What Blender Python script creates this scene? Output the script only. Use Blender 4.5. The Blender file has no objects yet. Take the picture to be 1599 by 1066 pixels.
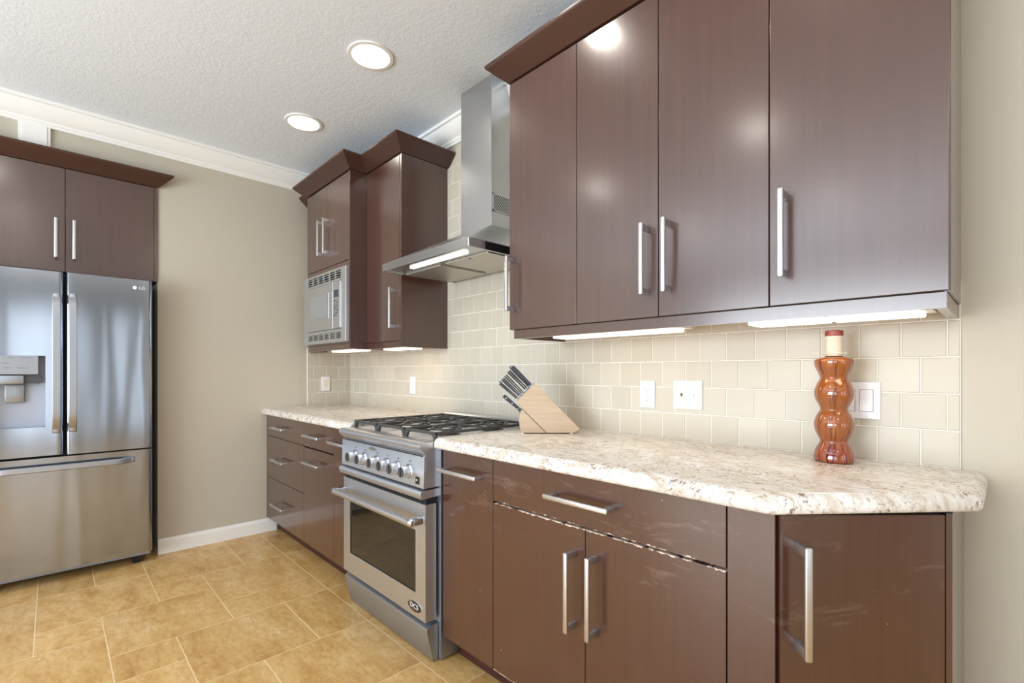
import bpy, bmesh, math, random
from mathutils import Vector, Matrix

sc = bpy.context.scene
col = sc.collection
rng = random.Random(7)

# ------------------------------------------------------------------ camera
YAW = math.radians(46.234)
cd = bpy.data.cameras.new('camera')
cd.sensor_width = 36.0
cd.lens = 36.0 * 748.9 / 1599.0
cd.shift_y = (580.9 - 533.0) / 1599.0
cd.clip_start = 0.02
cam = bpy.data.objects.new('camera', cd)
cam.location = (0, 0, 1.2)
cam.rotation_euler = (math.pi / 2, 0, YAW)
col.objects.link(cam)
sc.camera = cam

# ------------------------------------------------------------------ world, colour management
w = bpy.data.worlds.new('world')
sc.world = w
w.use_nodes = True
bg = w.node_tree.nodes['Background']
bg.inputs[0].default_value = (0.86, 0.93, 1.0, 1)
bg.inputs[1].default_value = 1.0
sc.view_settings.view_transform = 'Standard'
sc.view_settings.look = 'None'
sc.view_settings.gamma = 1
sc.view_settings.use_curve_mapping = False
sc.view_settings.exposure = 0.06
sc.cycles.max_bounces = 10
sc.cycles.diffuse_bounces = 6
sc.cycles.glossy_bounces = 5
sc.cycles.sample_clamp_indirect = 6.0
sc.cycles.caustics_reflective = False
sc.cycles.caustics_refractive = False


def area(name, loc, rot, sx, sy, power, color=(1, 1, 1), spread=None):
    l = bpy.data.lights.new(name, 'AREA')
    l.shape = 'RECTANGLE'
    l.size, l.size_y = sx, sy
    l.energy = power
    l.color = color
    if spread:
        l.spread = spread
    o = bpy.data.objects.new(name, l)
    o.location = loc
    o.rotation_euler = rot
    col.objects.link(o)
    return o


PI = math.pi
DAY = (0.83, 0.92, 1.0)
WARM = (1.0, 0.80, 0.56)
CAN = (1.0, 0.93, 0.84)
# daylight through unseen openings behind the camera, plus added strips to its right
UPT = math.radians(38)          # upward tilt added to brighten the ceiling
area('daylight_south', (-1.6, -3.70, 1.25), (PI / 2 + UPT, 0, 0), 2.9, 2.2, 250, DAY)
area('daylight_south_east', (1.9, -3.70, 1.25), (PI / 2 + UPT, 0, 0), 2.4, 2.2, 60, DAY)
EAST_STRIPS = [(-1.75, -1.35), (-0.66, -0.50), (-0.36, -0.28), (-0.13, 0.12), (0.40, 0.46), (1.24, 1.34), (1.48, 1.56)]  # unseen strips, spaced to put bright bands on the refrigerator
for ya, yb in EAST_STRIPS:
    area('east_band_light', (3.96, (ya + yb) / 2, 1.2), (PI / 2, 0, PI / 2), yb - ya, 2.2, 26 * (yb - ya), DAY)
# recessed ceiling lamps (two of them are in view and are modelled below)
CAN_SPOTS = [(-3.042, 1.125), (-2.173, 1.125), (-1.30, 1.15), (-0.43, 1.125), (0.9, 1.125),
             (-2.41, -0.35), (-1.13, -0.28), (0.15, -0.3), (1.45, -0.3), (-2.41, -2.0), (-1.13, -2.0), (0.15, -2.0)]


def can_light(x, y, z=2.79, power=2.4):
    l = bpy.data.lights.new('can_lamp', 'AREA')
    l.shape = 'DISK'
    l.size = 0.13
    l.energy = power
    l.color = CAN
    o = bpy.data.objects.new('can_lamp', l)
    o.location = (x, y, z)
    col.objects.link(o)


# ------------------------------------------------------------------ materials
def srgb(r, g, b):
    f = lambda c: ((c / 255 + 0.055) / 1.055) ** 2.4 if c > 10 else c / 255 / 12.92
    return (f(r), f(g), f(b), 1)


class NT:
    def __init__(self, name):
        self.m = bpy.data.materials.new(name)
        self.m.use_nodes = True
        self.t = self.m.node_tree
        self.b = self.t.nodes['Principled BSDF']

    def n(self, typ, **kw):
        nd = self.t.nodes.new('ShaderNode' + typ)
        for k, v in kw.items():
            setattr(nd, k, v)
        return nd

    def l(self, a, b):
        self.t.links.new(a, b)

    def set(self, **kw):
        for k, v in kw.items():
            self.b.inputs[k.replace('_', ' ')].default_value = v

    def pos(self, scale=(1, 1, 1), loc=(0, 0, 0), rot=(0, 0, 0)):
        g = self.n('NewGeometry')
        mp = self.n('Mapping')
        mp.inputs['Scale'].default_value = scale
        mp.inputs['Location'].default_value = loc
        mp.inputs['Rotation'].default_value = rot
        self.l(g.outputs['Position'], mp.inputs['Vector'])
        return mp.outputs[0]

    def noise(self, vec, scale, detail=4, rough=0.55, dist=0.0):
        nd = self.n('TexNoise')
        nd.inputs['Scale'].default_value = scale
        nd.inputs['Detail'].default_value = detail
        nd.inputs['Roughness'].default_value = rough
        nd.inputs['Distortion'].default_value = dist
        if vec is not None:
            self.l(vec, nd.inputs['Vector'])
        return nd.outputs[0]

    def ramp(self, fac, stops, interp='LINEAR'):
        nd = self.n('ValToRGB')
        cr = nd.color_ramp
        cr.interpolation = interp
        while len(cr.elements) < len(stops):
            cr.elements.new(0.5)
        for e, (p, c) in zip(cr.elements, stops):
            e.position = p
            e.color = c if len(c) == 4 else (*c, 1)
        self.l(fac, nd.inputs[0])
        return nd.outputs[0]

    def mix(self, fac, a, b, mode='MIX'):
        nd = self.n('Mix', data_type='RGBA', blend_type=mode)
        for sock, val in ((0, fac), (6, a), (7, b)):
            if hasattr(val, 'is_output'):
                self.l(val, nd.inputs[sock])
            else:
                nd.inputs[sock].default_value = val
        return nd.outputs[2]

    def math(self, op, a, b=None, clamp=False):
        nd = self.n('Math', operation=op, use_clamp=clamp)
        for i, v in enumerate((a, b)):
            if v is None:
                continue
            if hasattr(v, 'is_output'):
                self.l(v, nd.inputs[i])
            else:
                nd.inputs[i].default_value = v
        return nd.outputs[0]

    def bump(self, h, strength, dist=0.01):
        nd = self.n('Bump')
        nd.inputs['Strength'].default_value = strength
        nd.inputs['Distance'].default_value = dist
        self.l(h, nd.inputs['Height'])
        self.l(nd.outputs[0], self.b.inputs['Normal'])

    def color(self, c):
        self.l(c, self.b.inputs['Base Color'])


def plain(name, rgb, rough=0.5, metal=0.0, coat=0.0, spec=0.5):
    k = NT(name)
    k.set(Base_Color=srgb(*rgb), Roughness=rough, Metallic=metal, Coat_Weight=coat, Specular_IOR_Level=spec)
    return k.m


def glow(name, rgb, strength):
    k = NT(name)
    k.set(Base_Color=srgb(240, 240, 236), Emission_Color=(*rgb, 1), Emission_Strength=strength)
    return k.m


M = {}


def make_lacquer(name, wear):
    k = NT(name)
    g1 = k.noise(k.pos((55, 55, 1.6)), 1.0, 5, 0.6)
    g2 = k.noise(k.pos((2.2, 2.2, 0.9)), 1.0, 3)
    c = k.ramp(g1, [(0.25, srgb(56, 30, 22)), (0.75, srgb(78, 45, 34))])
    c2 = k.mix(g2, c, srgb(70, 39, 29))
    if wear:
        g = k.n('NewGeometry')
        sp = k.n('SeparateXYZ')
        k.l(g.outputs['Position'], sp.inputs[0])
        # chipped finish along the joint between drawer and doors, and along door bottoms
        dz = k.math('ABSOLUTE', k.math('SUBTRACT', sp.outputs[2], 0.7255))
        near = k.math('SUBTRACT', 1.0, k.math('DIVIDE', dz, 0.013), True)
        dzb = k.math('ABSOLUTE', k.math('SUBTRACT', sp.outputs[2], 0.112))
        nearb = k.math('SUBTRACT', 1.0, k.math('DIVIDE', dzb, 0.006), True)
        n1 = k.noise(k.pos((45, 20, 150)), 1.0, 3, 0.7)
        chip = k.math('GREATER_THAN', k.math('ADD', k.math('MULTIPLY', k.math('MAXIMUM', near, nearb), 0.55), n1), 0.86)
        sx = k.math('MULTIPLY', k.math('GREATER_THAN', sp.outputs[0], -1.318), k.math('LESS_THAN', sp.outputs[0], -0.475))
        chip = k.math('MULTIPLY', chip, sx)
        # fine specks and pale rubbed streaks
        vo = k.n('TexVoronoi')
        vo.inputs['Scale'].default_value = 17
        k.l(k.pos((1, 1, 1)), vo.inputs['Vector'])
        speck = k.math('MULTIPLY', k.math('LESS_THAN', vo.outputs['Distance'], 0.038),
                       k.math('GREATER_THAN', k.noise(k.pos((9, 9, 9)), 1.0, 1), 0.55))
        rub = k.ramp(k.noise(k.pos((5, 5, 16), rot=(0, 0.35, 0)), 1.0, 5, 0.7, 0.6), [(0.56, (0, 0, 0)), (0.8, (1, 1, 1))])
        hz = k.math('GREATER_THAN', sp.outputs[2], 0.62)
        rub = k.math('MULTIPLY', k.math('MULTIPLY', rub, 0.42), hz)
        c2 = k.mix(rub, c2, srgb(160, 140, 132))
        c2 = k.mix(k.math('MAXIMUM', chip, k.math('MULTIPLY', speck, 0.6)), c2, srgb(214, 196, 182))
    k.color(c2)
    k.set(Roughness=0.34, Coat_Weight=0.8 if wear else 1.0, Coat_Roughness=0.11 if wear else 0.19, Coat_IOR=1.66, Specular_IOR_Level=0.5)
    M[name] = k.m


make_lacquer('lacquer', False)
make_lacquer('lacquer_worn', True)
M['gap'] = plain('cabinet_carcass', (30, 17, 14), 0.7)  # dark brown carcass that shows between the doors
M['crown_wood'] = plain('crown_wood', (66, 40, 33), 0.36, coat=0.15)
M['toe'] = plain('toe_kick_wood', (62, 30, 25), 0.4)
M['birch'] = plain('cabinet_underside', (196, 150, 100), 0.5)
M['black'] = plain('black_plastic', (18, 18, 20), 0.35)
M['dark'] = plain('dark_gap', (12, 12, 13), 0.7)
M['white'] = plain('white_plastic', (238, 237, 240), 0.35)
M['ivory'] = plain('ivory_plastic', (236, 226, 200), 0.4)
M['slot'] = plain('slot_grey', (120, 116, 112), 0.5)
M['trimwhite'] = plain('trim_paint', (236, 235, 231), 0.4)
M['ledlit'] = glow('undercabinet_diffuser', (1.0, 0.90, 0.74), 1.3)
M['tubelit'] = glow('hood_lamp', (1.0, 0.98, 0.95), 2.0)
M['canlit'] = glow('can_lamp_glass', (1.0, 0.97, 0.92), 2.0)
M['rope'] = None


def steel(name, rgb, rough, vec_scale=None, bump=0.0, warp=None, aniso=0.0):
    k = NT(name)
    k.set(Base_Color=srgb(*rgb), Metallic=1.0, Roughness=rough, Anisotropic=aniso)
    if vec_scale:
        h = k.noise(k.pos(vec_scale), 1.0, 3)
        r = k.ramp(h, [(0.3, (rough * 0.93,) * 3), (0.7, (rough * 1.08,) * 3)])
        k.l(r, k.b.inputs['Roughness'])
        if warp:
            h2 = k.noise(k.pos(warp[0]), 1.0, 1, 0.4, warp[2] if len(warp) > 2 else 0.0)
            k.bump(h2, 1.0, warp[1])
        elif bump:
            k.bump(h, bump, 0.001)
    M[name] = k.m


steel('steel', (205, 206, 209), 0.24, (14, 300, 300))
steel('steel_range', (208, 213, 222), 0.37)
steel('steel_top', (226, 228, 232), 0.5)
steel('steel_side', (172, 179, 190), 0.42)
steel('steel_hood', (196, 198, 201), 0.30, (300, 300, 8))
steel('steel_fridge', (166, 171, 180), 0.14, (200, 200, 3), warp=((1, 6.0, 0.6), 0.006, 0.4))
steel('steel_handle', (176, 180, 188), 0.38)
steel('nickel', (206, 206, 210), 0.36)
steel('chrome', (206, 209, 214), 0.16)
steel('filter_steel', (196, 190, 180), 0.42, (60, 60, 60))
steel('mw_steel', (210, 213, 218), 0.40)

# painted wall
k = NT('wall_paint')
h = k.noise(k.pos(), 160, 3)
k.set(Base_Color=srgb(190, 183, 168), Roughness=0.75)
k.bump(h, 0.12, 0.002)
M['wall'] = k.m
M['wall_pale'] = plain('wall_paint_pale', (150, 149, 146), 0.7)
# textured ceiling
k = NT('ceiling_texture')
h = k.noise(k.pos(), 42, 4, 0.6, 0.8)
hr = k.ramp(h, [(0.42, (0, 0, 0)), (0.60, (1, 1, 1))])
k.set(Base_Color=srgb(228, 235, 244), Roughness=0.9)
k.bump(hr, 0.17, 0.004)
M['ceiling'] = k.m
# travertine floor tiles
k = NT('travertine')
at = k.n('Attribute')
at.attribute_name = 'rnd'
offs = k.n('VectorMath', operation='SCALE')
k.l(at.outputs['Color'], offs.inputs[0])
offs.inputs['Scale'].default_value = 37.0
add = k.n('VectorMath', operation='ADD')
k.l(k.pos((1.0, 2.2, 1.0)), add.inputs[0])
k.l(offs.outputs[0], add.inputs[1])
n1 = k.noise(add.outputs[0], 3.4, 10, 0.74, 0.25)
n2 = k.noise(add.outputs[0], 22, 6, 0.75, 0.2)
base = k.ramp(n1, [(0.28, srgb(168, 120, 64)), (0.40, srgb(200, 155, 92)), (0.51, srgb(219, 180, 116)), (0.60, srgb(226, 190, 132)), (0.72, srgb(242, 216, 168))])
base = k.mix(k.ramp(n2, [(0.45, (0, 0, 0)), (0.66, (0.6,) * 3)]), base, srgb(184, 136, 80))
bright = k.math('ADD', 0.90, k.math('MULTIPLY', at.outputs['Fac'], 0.2))
hsv = k.n('HueSaturation')
k.l(base, hsv.inputs['Color'])
k.l(bright, hsv.inputs['Value'])
pit = k.math('MULTIPLY', k.math('GREATER_THAN', k.noise(add.outputs[0], 60, 3, 0.7), 0.69), 0.5)
k.color(k.mix(pit, hsv.outputs[0], srgb(226, 200, 150)))
k.set(Roughness=0.34, Specular_IOR_Level=0.45)
M['floor_tile'] = k.m
M['grout'] = plain('floor_grout', (236, 214, 172), 0.8)
# glass wall tile
k = NT('glass_tile')
at = k.n('Attribute')
at.attribute_name = 'rnd'
cc = k.ramp(at.outputs['Fac'], [(0.0, srgb(194, 187, 172)), (0.5, srgb(197, 190, 176)), (1.0, srgb(200, 194, 180))])
k.color(cc)
k.set(Roughness=0.28, Specular_IOR_Level=0.22)
M['tile'] = k.m
M['tile_grout'] = plain('tile_grout', (236, 231, 222), 0.8)
# granite
k = NT('granite')
n1 = k.noise(k.pos((1, 1.5, 1)), 13, 8, 0.7, 1.2)
c = k.ramp(n1, [(0.30, srgb(170, 156, 142)), (0.41, srgb(204, 191, 176)), (0.50, srgb(218, 213, 206)), (0.60, srgb(226, 223, 220)), (0.74, srgb(206, 202, 198))])
n2 = k.noise(k.pos((1, 2.0, 1), loc=(3, 1, 2)), 30, 8, 0.75, 1.4)
c = k.mix(k.ramp(n2, [(0.54, (0, 0, 0)), (0.64, (0.8,) * 3)]), c, srgb(164, 140, 118))
n5 = k.noise(k.pos((1, 1.5, 1), loc=(4, 2, 8)), 55, 6, 0.75, 0.8)
c = k.mix(k.ramp(n5, [(0.58, (0, 0, 0)), (0.67, (0.8,) * 3)]), c, srgb(142, 132, 124))
n3 = k.noise(k.pos((1, 1, 1), loc=(7, 5, 1)), 85, 5, 0.75, 0.6)
n4 = k.noise(k.pos((1, 1, 1), loc=(1, 9, 4)), 7, 3, 0.5)
spk = k.math('MULTIPLY', k.math('GREATER_THAN', n3, 0.575), k.ramp(n4, [(0.46, (0, 0, 0)), (0.57, (1, 1, 1))]))
c = k.mix(k.math('MULTIPLY', spk, 0.9), c, srgb(110, 78, 62))
k.color(c)
k.set(Roughness=0.16, Specular_IOR_Level=0.5)
M['granite'] = k.m
# cast iron, oven glass
M['iron'] = plain('cast_iron', (66, 65, 65), 0.5)
M['oven_glass'] = plain('oven_glass', (26, 24, 23), 0.07, spec=0.5, coat=0.25)
M['mw_glass'] = plain('microwave_glass', (136, 139, 142), 0.12, coat=0.6)
M['disp_grey'] = plain('dispenser_grey', (168, 174, 188), 0.35)
M['disp_panel'] = plain('dispenser_panel', (158, 161, 166), 0.3, metal=0.6)
M['disp_dark'] = plain('dispenser_dark_grey', (74, 74, 78), 0.4)  # dark grey of the piece under the dispenser panel
M['knob_face'] = plain('knob_face', (62, 64, 68), 0.45)
M['print'] = plain('printed_grey', (120, 122, 126), 0.5)
# block wood
k = NT('beech')
g = k.n('TexCoord')
mp = k.n('Mapping')
mp.inputs['Rotation'].default_value = (0, math.radians(-45), 0)
mp.inputs['Scale'].default_value = (3, 20, 60)
k.l(g.outputs['Object'], mp.inputs['Vector'])
k.color(k.ramp(k.noise(mp.outputs[0], 1.0, 4, 0.6), [(0.3, srgb(180, 158, 134)), (0.7, srgb(198, 176, 152))]))
k.set(Roughness=0.45)
M['beech'] = k.m
M['handle_black'] = plain('knife_handle', (52, 52, 60), 0.38)
# ceramic bottle glaze
k = NT('bottle_glaze')
g = k.n('TexCoord')
sp = k.n('SeparateXYZ')
k.l(g.outputs['Object'], sp.inputs[0])
ang = k.math('ARCTAN2', sp.outputs[1], sp.outputs[0])
cmb = k.n('CombineXYZ')
k.l(k.math('MULTIPLY', ang, 2.2), cmb.inputs[0])
k.l(k.math('MULTIPLY', sp.outputs[2], 2.5), cmb.inputs[1])
st = k.noise(cmb.outputs[0], 2.0, 4, 0.6, 0.5)
c = k.ramp(st, [(0.30, srgb(78, 24, 14)), (0.40, srgb(130, 58, 18)), (0.5, srgb(148, 84, 34)), (0.6, srgb(136, 66, 20)), (0.70, srgb(176, 118, 66))])
c = k.mix(k.ramp(sp.outputs[2], [(0.045, (1, 1, 1)), (0.085, (0, 0, 0))]), c,
          k.ramp(k.noise(cmb.outputs[0], 3.4, 2), [(0.36, srgb(50, 32, 22)), (0.44, srgb(120, 14, 16)), (0.54, srgb(160, 90, 44)), (0.62, srgb(120, 16, 18))]))
line = k.math('MULTIPLY', k.math('GREATER_THAN', k.math('SINE', k.math('ADD', k.math('MULTIPLY', ang, 7.0), k.math('MULTIPLY', st, 9.0))), 0.972), 0.8)
c = k.mix(line, c, srgb(70, 30, 22))
k.color(c)
k.set(Roughness=0.08, Coat_Weight=1.0, Coat_Roughness=0.03)
M['glaze'] = k.m
M['cap'] = plain('bottle_rim', (134, 58, 52), 0.4)
M['rope'] = plain('cord_wrap', (204, 197, 184), 0.85)


# ------------------------------------------------------------------ mesh helpers
def box(bm, x0, y0, z0, x1, y1, z1, bev=0.0, seg=2):
    vs = [bm.verts.new(v) for v in ((x0, y0, z0), (x1, y0, z0), (x1, y1, z0), (x0, y1, z0),
                                    (x0, y0, z1), (x1, y0, z1), (x1, y1, z1), (x0, y1, z1))]
    fs = [bm.faces.new([vs[i] for i in f]) for f in ((3, 2, 1, 0), (4, 5, 6, 7), (0, 1, 5, 4), (1, 2, 6, 5), (2, 3, 7, 6), (3, 0, 4, 7))]
    if bev > 0:
        es = {e for f in fs for e in f.edges}
        bmesh.ops.bevel(bm, geom=list(es), offset=bev, segments=seg, affect='EDGES', profile=0.5)
    return vs


def prism(bm, pts, axis, a, b):
    """closed polygon pts (two coords) extruded along axis from a to b"""
    def mk(p, t):
        return {'x': (t, p[0], p[1]), 'y': (p[0], t, p[1]), 'z': (p[0], p[1], t)}[axis]
    v0 = [bm.verts.new(mk(p, a)) for p in pts]
    v1 = [bm.verts.new(mk(p, b)) for p in pts]
    n = len(pts)
    bm.faces.new(v0)
    bm.faces.new(list(reversed(v1)))
    for i in range(n):
        bm.faces.new((v0[i], v1[i], v1[(i + 1) % n], v0[(i + 1) % n]))


def lathe(bm, prof, center=(0, 0, 0), axis='z', seg=32):
    """prof: list of (radius, height)"""
    rings = []
    for r, h in prof:
        ring = []
        for i in range(seg):
            a = 2 * PI * i / seg
            p = (r * math.cos(a), r * math.sin(a), h)
            if axis == 'y':
                p = (p[0], p[2], p[1])
            elif axis == 'x':
                p = (p[2], p[0], p[1])
            ring.append(bm.verts.new((p[0] + center[0], p[1] + center[1], p[2] + center[2])))
        rings.append(ring)
    for r0, r1 in zip(rings, rings[1:]):
        for i in range(seg):
            bm.faces.new((r0[i], r0[(i + 1) % seg], r1[(i + 1) % seg], r1[i]))
    bm.faces.new(list(reversed(rings[0])))
    bm.faces.new(rings[-1])


def tube(bm, pts, r, seg=12):
    pts = [Vector(p) for p in pts]
    rings = []
    up = Vector((0, 0, 1))
    for i, p in enumerate(pts):
        d = (pts[min(i + 1, len(pts) - 1)] - pts[max(i - 1, 0)]).normalized()
        a = d.cross(up)
        if a.length < 1e-3:
            a = d.cross(Vector((1, 0, 0)))
        a.normalize()
        b = d.cross(a).normalized()
        rr = r[i] if isinstance(r, (list, tuple)) else r
        rings.append([bm.verts.new(p + (a * math.cos(2 * PI * k / seg) + b * math.sin(2 * PI * k / seg)) * rr) for k in range(seg)])
    for r0, r1 in zip(rings, rings[1:]):
        for i in range(seg):
            bm.faces.new((r0[i], r0[(i + 1) % seg], r1[(i + 1) % seg], r1[i]))
    bm.faces.new(list(reversed(rings[0])))
    bm.faces.new(rings[-1])


def sweep(bm, path, prof, end_miter=(False, False)):
    """sweep a closed profile (outward offset, height) along a plan path with mitred corners; outward is to the right of travel"""
    n = len(path)
    P = [Vector((p[0], p[1])) for p in path]
    rings = []
    for i in range(n):
        d0 = (P[i] - P[i - 1]).normalized() if i > 0 else None
        d1 = (P[i + 1] - P[i]).normalized() if i < n - 1 else None
        if d0 is None:
            m = Vector((d1.y, -d1.x)) - (d1 if end_miter[0] else Vector((0, 0)))
        elif d1 is None:
            m = Vector((d0.y, -d0.x)) + (d0 if end_miter[1] else Vector((0, 0)))
        else:
            n0 = Vector((d0.y, -d0.x))
            n1 = Vector((d1.y, -d1.x))
            m = (n0 + n1)
            m = m / (m.dot(n0))
        rings.append([bm.verts.new((P[i].x + m.x * o, P[i].y + m.y * o, z)) for o, z in prof])
    k_ = len(prof)
    for r0, r1 in zip(rings, rings[1:]):
        for i in range(k_):
            bm.faces.new((r0[i], r0[(i + 1) % k_], r1[(i + 1) % k_], r1[i]))
    bm.faces.new(list(reversed(rings[0])))
    bm.faces.new(rings[-1])


def ident(o, label, cat, group=None):
    o['label'] = label
    o['category'] = cat
    if group:
        o['group'] = group
    return o


def thing(name, label, cat, loc=(0, 0, 0), group=None, rz=0.0):
    o = bpy.data.objects.new(name, None)
    o.empty_display_size = 0.1
    o.location = loc
    o.rotation_euler = (0, 0, rz)
    col.objects.link(o)
    return ident(o, label, cat, group)


def root_loc(o):
    while o.parent:
        o = o.parent
    return Vector(o.location)


def obj(name, bm, m, parent=None, smooth=False, local=False, label=None, auto=35):
    bmesh.ops.recalc_face_normals(bm, faces=bm.faces)
    if parent is not None and not local:
        rl = root_loc(parent)
        bmesh.ops.translate(bm, verts=bm.verts, vec=-rl)
    me = bpy.data.meshes.new(name)
    bm.to_mesh(me)
    bm.free()
    o = bpy.data.objects.new(name, me)
    mats = m if isinstance(m, (list, tuple)) else [m]
    for x in mats:
        me.materials.append(M[x] if isinstance(x, str) else x)
    if smooth:
        for p_ in me.polygons:
            p_.use_smooth = True
        me.set_sharp_from_angle(angle=math.radians(auto))
    col.objects.link(o)
    if parent is not None:
        o.parent = parent
    if label:
        o['label'] = label
    return o


def struct(name, bm, m, smooth=False):
    o = obj(name, bm, m, smooth=smooth)
    o['kind'] = 'structure'
    return o


def B(*a, **k):
    bm = bmesh.new()
    box(bm, *a, **k)
    return bm


def text_mesh(name, txt, size, mat, parent, origin, ux, uz, extrude=0.0004, sx=1.0):
    """text with origin (world centre), ux = reading direction, uz = up direction"""
    cu = bpy.data.curves.new(name, 'FONT')
    cu.body = txt
    cu.size = size
    cu.extrude = extrude
    cu.align_x = 'CENTER'
    cu.align_y = 'CENTER'
    t = bpy.data.objects.new(name, cu)
    col.objects.link(t)
    bpy.context.view_layer.update()
    me = bpy.data.meshes.new_from_object(t)
    bpy.data.objects.remove(t)
    bpy.data.curves.remove(cu)
    ux, uz = Vector(ux).normalized(), Vector(uz).normalized()
    un = ux.cross(uz)
    rl = root_loc(parent)
    for v in me.vertices:
        c = v.co.copy()
        v.co = Vector(origin) - rl + ux * c.x * sx + uz * c.y + un * c.z
    me.materials.clear()
    me.materials.append(M[mat])
    o = bpy.data.objects.new(name, me)
    col.objects.link(o)
    o.parent = parent
    return o


# ------------------------------------------------------------------ room
XL, YB, ZC = -3.898, 1.83, 2.75
XE, YS = 4.0, -3.8
NY0, NY1, NX, NZ = -0.42, 0.50, -4.62, 2.42      # refrigerator niche

struct('floor', B(NX - 0.1, YS - 0.1, -0.06, XE + 0.1, YB + 0.1, -0.0006), 'grout')
# floor tiles on a 0.2325 module (multi-size opus pattern)
U, GX, GY = 0.2325, -2.625, 0.405
fixed = [(-3, 0, 1, 1), (-2, -1, 2, 2), (0, 0, 2, 2), (0, 2, 2, 1), (-1, 1, 1, 2), (-3, 1, 2, 2), (-5, 0, 2, 2), (-4, 2, 1, 1),
         (2, 1, 2, 2), (0, -1, 1, 1), (-4, -2, 2, 2), (-2, -2, 1, 1), (-1, -3, 2, 2), (-4, -4, 3, 2), (-6, -2, 2, 1), (-6, -1, 2, 1),
         (-3, 2 + 1, 3, 2), (-5, 3, 2, 2), (0, 3, 2, 2), (2, 3, 3, 2), (4, 1, 2, 2), (2, -1, 2, 2), (1, -1, 1, 1), (1, -3, 2, 2), (-6, -4, 2, 2), (4, -1, 2, 2)]
occ = {}
tiles = []


def put(i, j, w_, h_):
    for a in range(w_):
        for b in range(h_):
            occ[(i + a, j + b)] = 1
    tiles.append((i, j, w_, h_))


for t in fixed:
    if not any((t[0] + a, t[1] + b) in occ for a in range(t[2]) for b in range(t[3])):
        put(*t)
for j in range(-18, 7):
    for i in range(-9, 29):
        if (i, j) in occ:
            continue
        opts = [(3, 2), (2, 2), (2, 1), (1, 2), (2, 2), (3, 2)]
        rng.shuffle(opts)
        for (w_, h_) in opts + [(1, 1)]:
            if all((i + a, j + b) not in occ for a in range(w_) for b in range(h_)):
                put(i, j, w_, h_)
                break
bm = bmesh.new()
fl = bm.loops.layers.color.new('rnd')
GW = 0.0022
for (i, j, w_, h_) in tiles:
    x0, x1 = max(GX + i * U + GW, NX), min(GX + (i + w_) * U - GW, XE)
    y0, y1 = max(GY + j * U + GW, YS), min(GY + (j + h_) * U - GW, YB)
    if x1 - x0 < 0.01 or y1 - y0 < 0.01:
        continue
    if x0 < XL and y1 > NY1 and y0 >= NY1:
        x0 = XL
    n0 = len(bm.faces)
    box(bm, x0, y0, -0.005, x1, y1, 0.0)
    bm.faces.ensure_lookup_table()
    c = (rng.random(), rng.random(), rng.random(), 1)
    for f in bm.faces[n0:]:
        for lp in f.loops:
            lp[fl] = c
o = struct('floor_tiles', bm, 'floor_tile')

CAN_R = 0.092
# ceiling, with holes where the two visible lamps are recessed
bm = bmesh.new()
outer = [bm.verts.new(p) for p in ((NX - 0.1, YS - 0.1, ZC), (XE + 0.1, YS - 0.1, ZC), (XE + 0.1, YB + 0.1, ZC), (NX - 0.1, YB + 0.1, ZC))]
edges = [bm.edges.new((outer[i], outer[(i + 1) % 4])) for i in range(4)]
for cx, cy in CAN_SPOTS[:2]:
    ring = [bm.verts.new((cx + CAN_R * math.cos(2 * PI * i / 40), cy + CAN_R * math.sin(2 * PI * i / 40), ZC)) for i in range(40)]
    edges += [bm.edges.new((ring[i], ring[(i + 1) % 40])) for i in range(40)]
bmesh.ops.triangle_fill(bm, use_beauty=True, use_dissolve=False, edges=edges)
struct('ceiling', bm, 'ceiling')
struct('ceiling_upper', B(NX - 0.1, YS - 0.1, ZC + 0.2, XE + 0.1, YB + 0.1, ZC + 0.24), 'ceiling')

T = 0.12
struct('wall_back', B(NX - 0.1, YB, 0, XE + T, YB + T, ZC), 'wall')
bm = bmesh.new()
box(bm, NX - T, NY1, 0, XL, YB, ZC)                     # left wall between niche and corner
box(bm, NX - T, YS, 0, XL, NY0, ZC)                     # left wall on the other side of the niche
box(bm, NX - T, NY0, NZ, XL, NY1, ZC)                   # above the niche
box(bm, NX - T, NY0, 0, NX, NY1, NZ)                    # niche back
struct('wall_left', bm, 'wall')
bm = bmesh.new()                                        # wall behind the camera with two wide openings
for x0, x1, z0, z1 in ((NX - T, -3.1, 0, ZC), (-0.1, 0.65, 0, ZC), (3.15, XE + T, 0, ZC), (-3.1, -0.1, 2.4, ZC), (0.65, 3.15, 2.4, ZC)):
    box(bm, x0, YS - T, z0, x1, YS, z1)
struct('wall_front', bm, 'wall_pale')
bm = bmesh.new()
yp = YS
for ya, yb in EAST_STRIPS + [(YB, None)]:               # slots for the added band lights
    box(bm, XE, yp, 0, XE + T, ya, ZC)
    if yb is not None:
        box(bm, XE, ya, 2.32, XE + T, yb, ZC)
        box(bm, XE, ya, 0, XE + T, yb, 0.08)
    yp = yb
struct('wall_right', bm, 'wall_pale')
# baseboard on the left wall
bm = bmesh.new()
prism(bm, [(XL, 0.0), (XL + 0.016, 0.0), (XL + 0.016, 0.078), (XL + 0.012, 0.090), (XL + 0.006, 0.096), (XL, 0.098)], 'y', NY1, 1.235)
struct('baseboard_left', bm, 'trimwhite')
# crown moulding
CR = [(0.0, 2.622), (0.018, 2.622), (0.020, 2.634), (0.026, 2.640), (0.028, 2.652), (0.040, 2.660), (0.052, 2.672), (0.066, 2.692),
      (0.074, 2.716), (0.078, 2.730), (0.092, 2.732), (0.092, ZC), (0.0, ZC)]
bm = bmesh.new()
sweep(bm, [(XL, YS), (XL, YB)], CR, (False, False))
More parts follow.
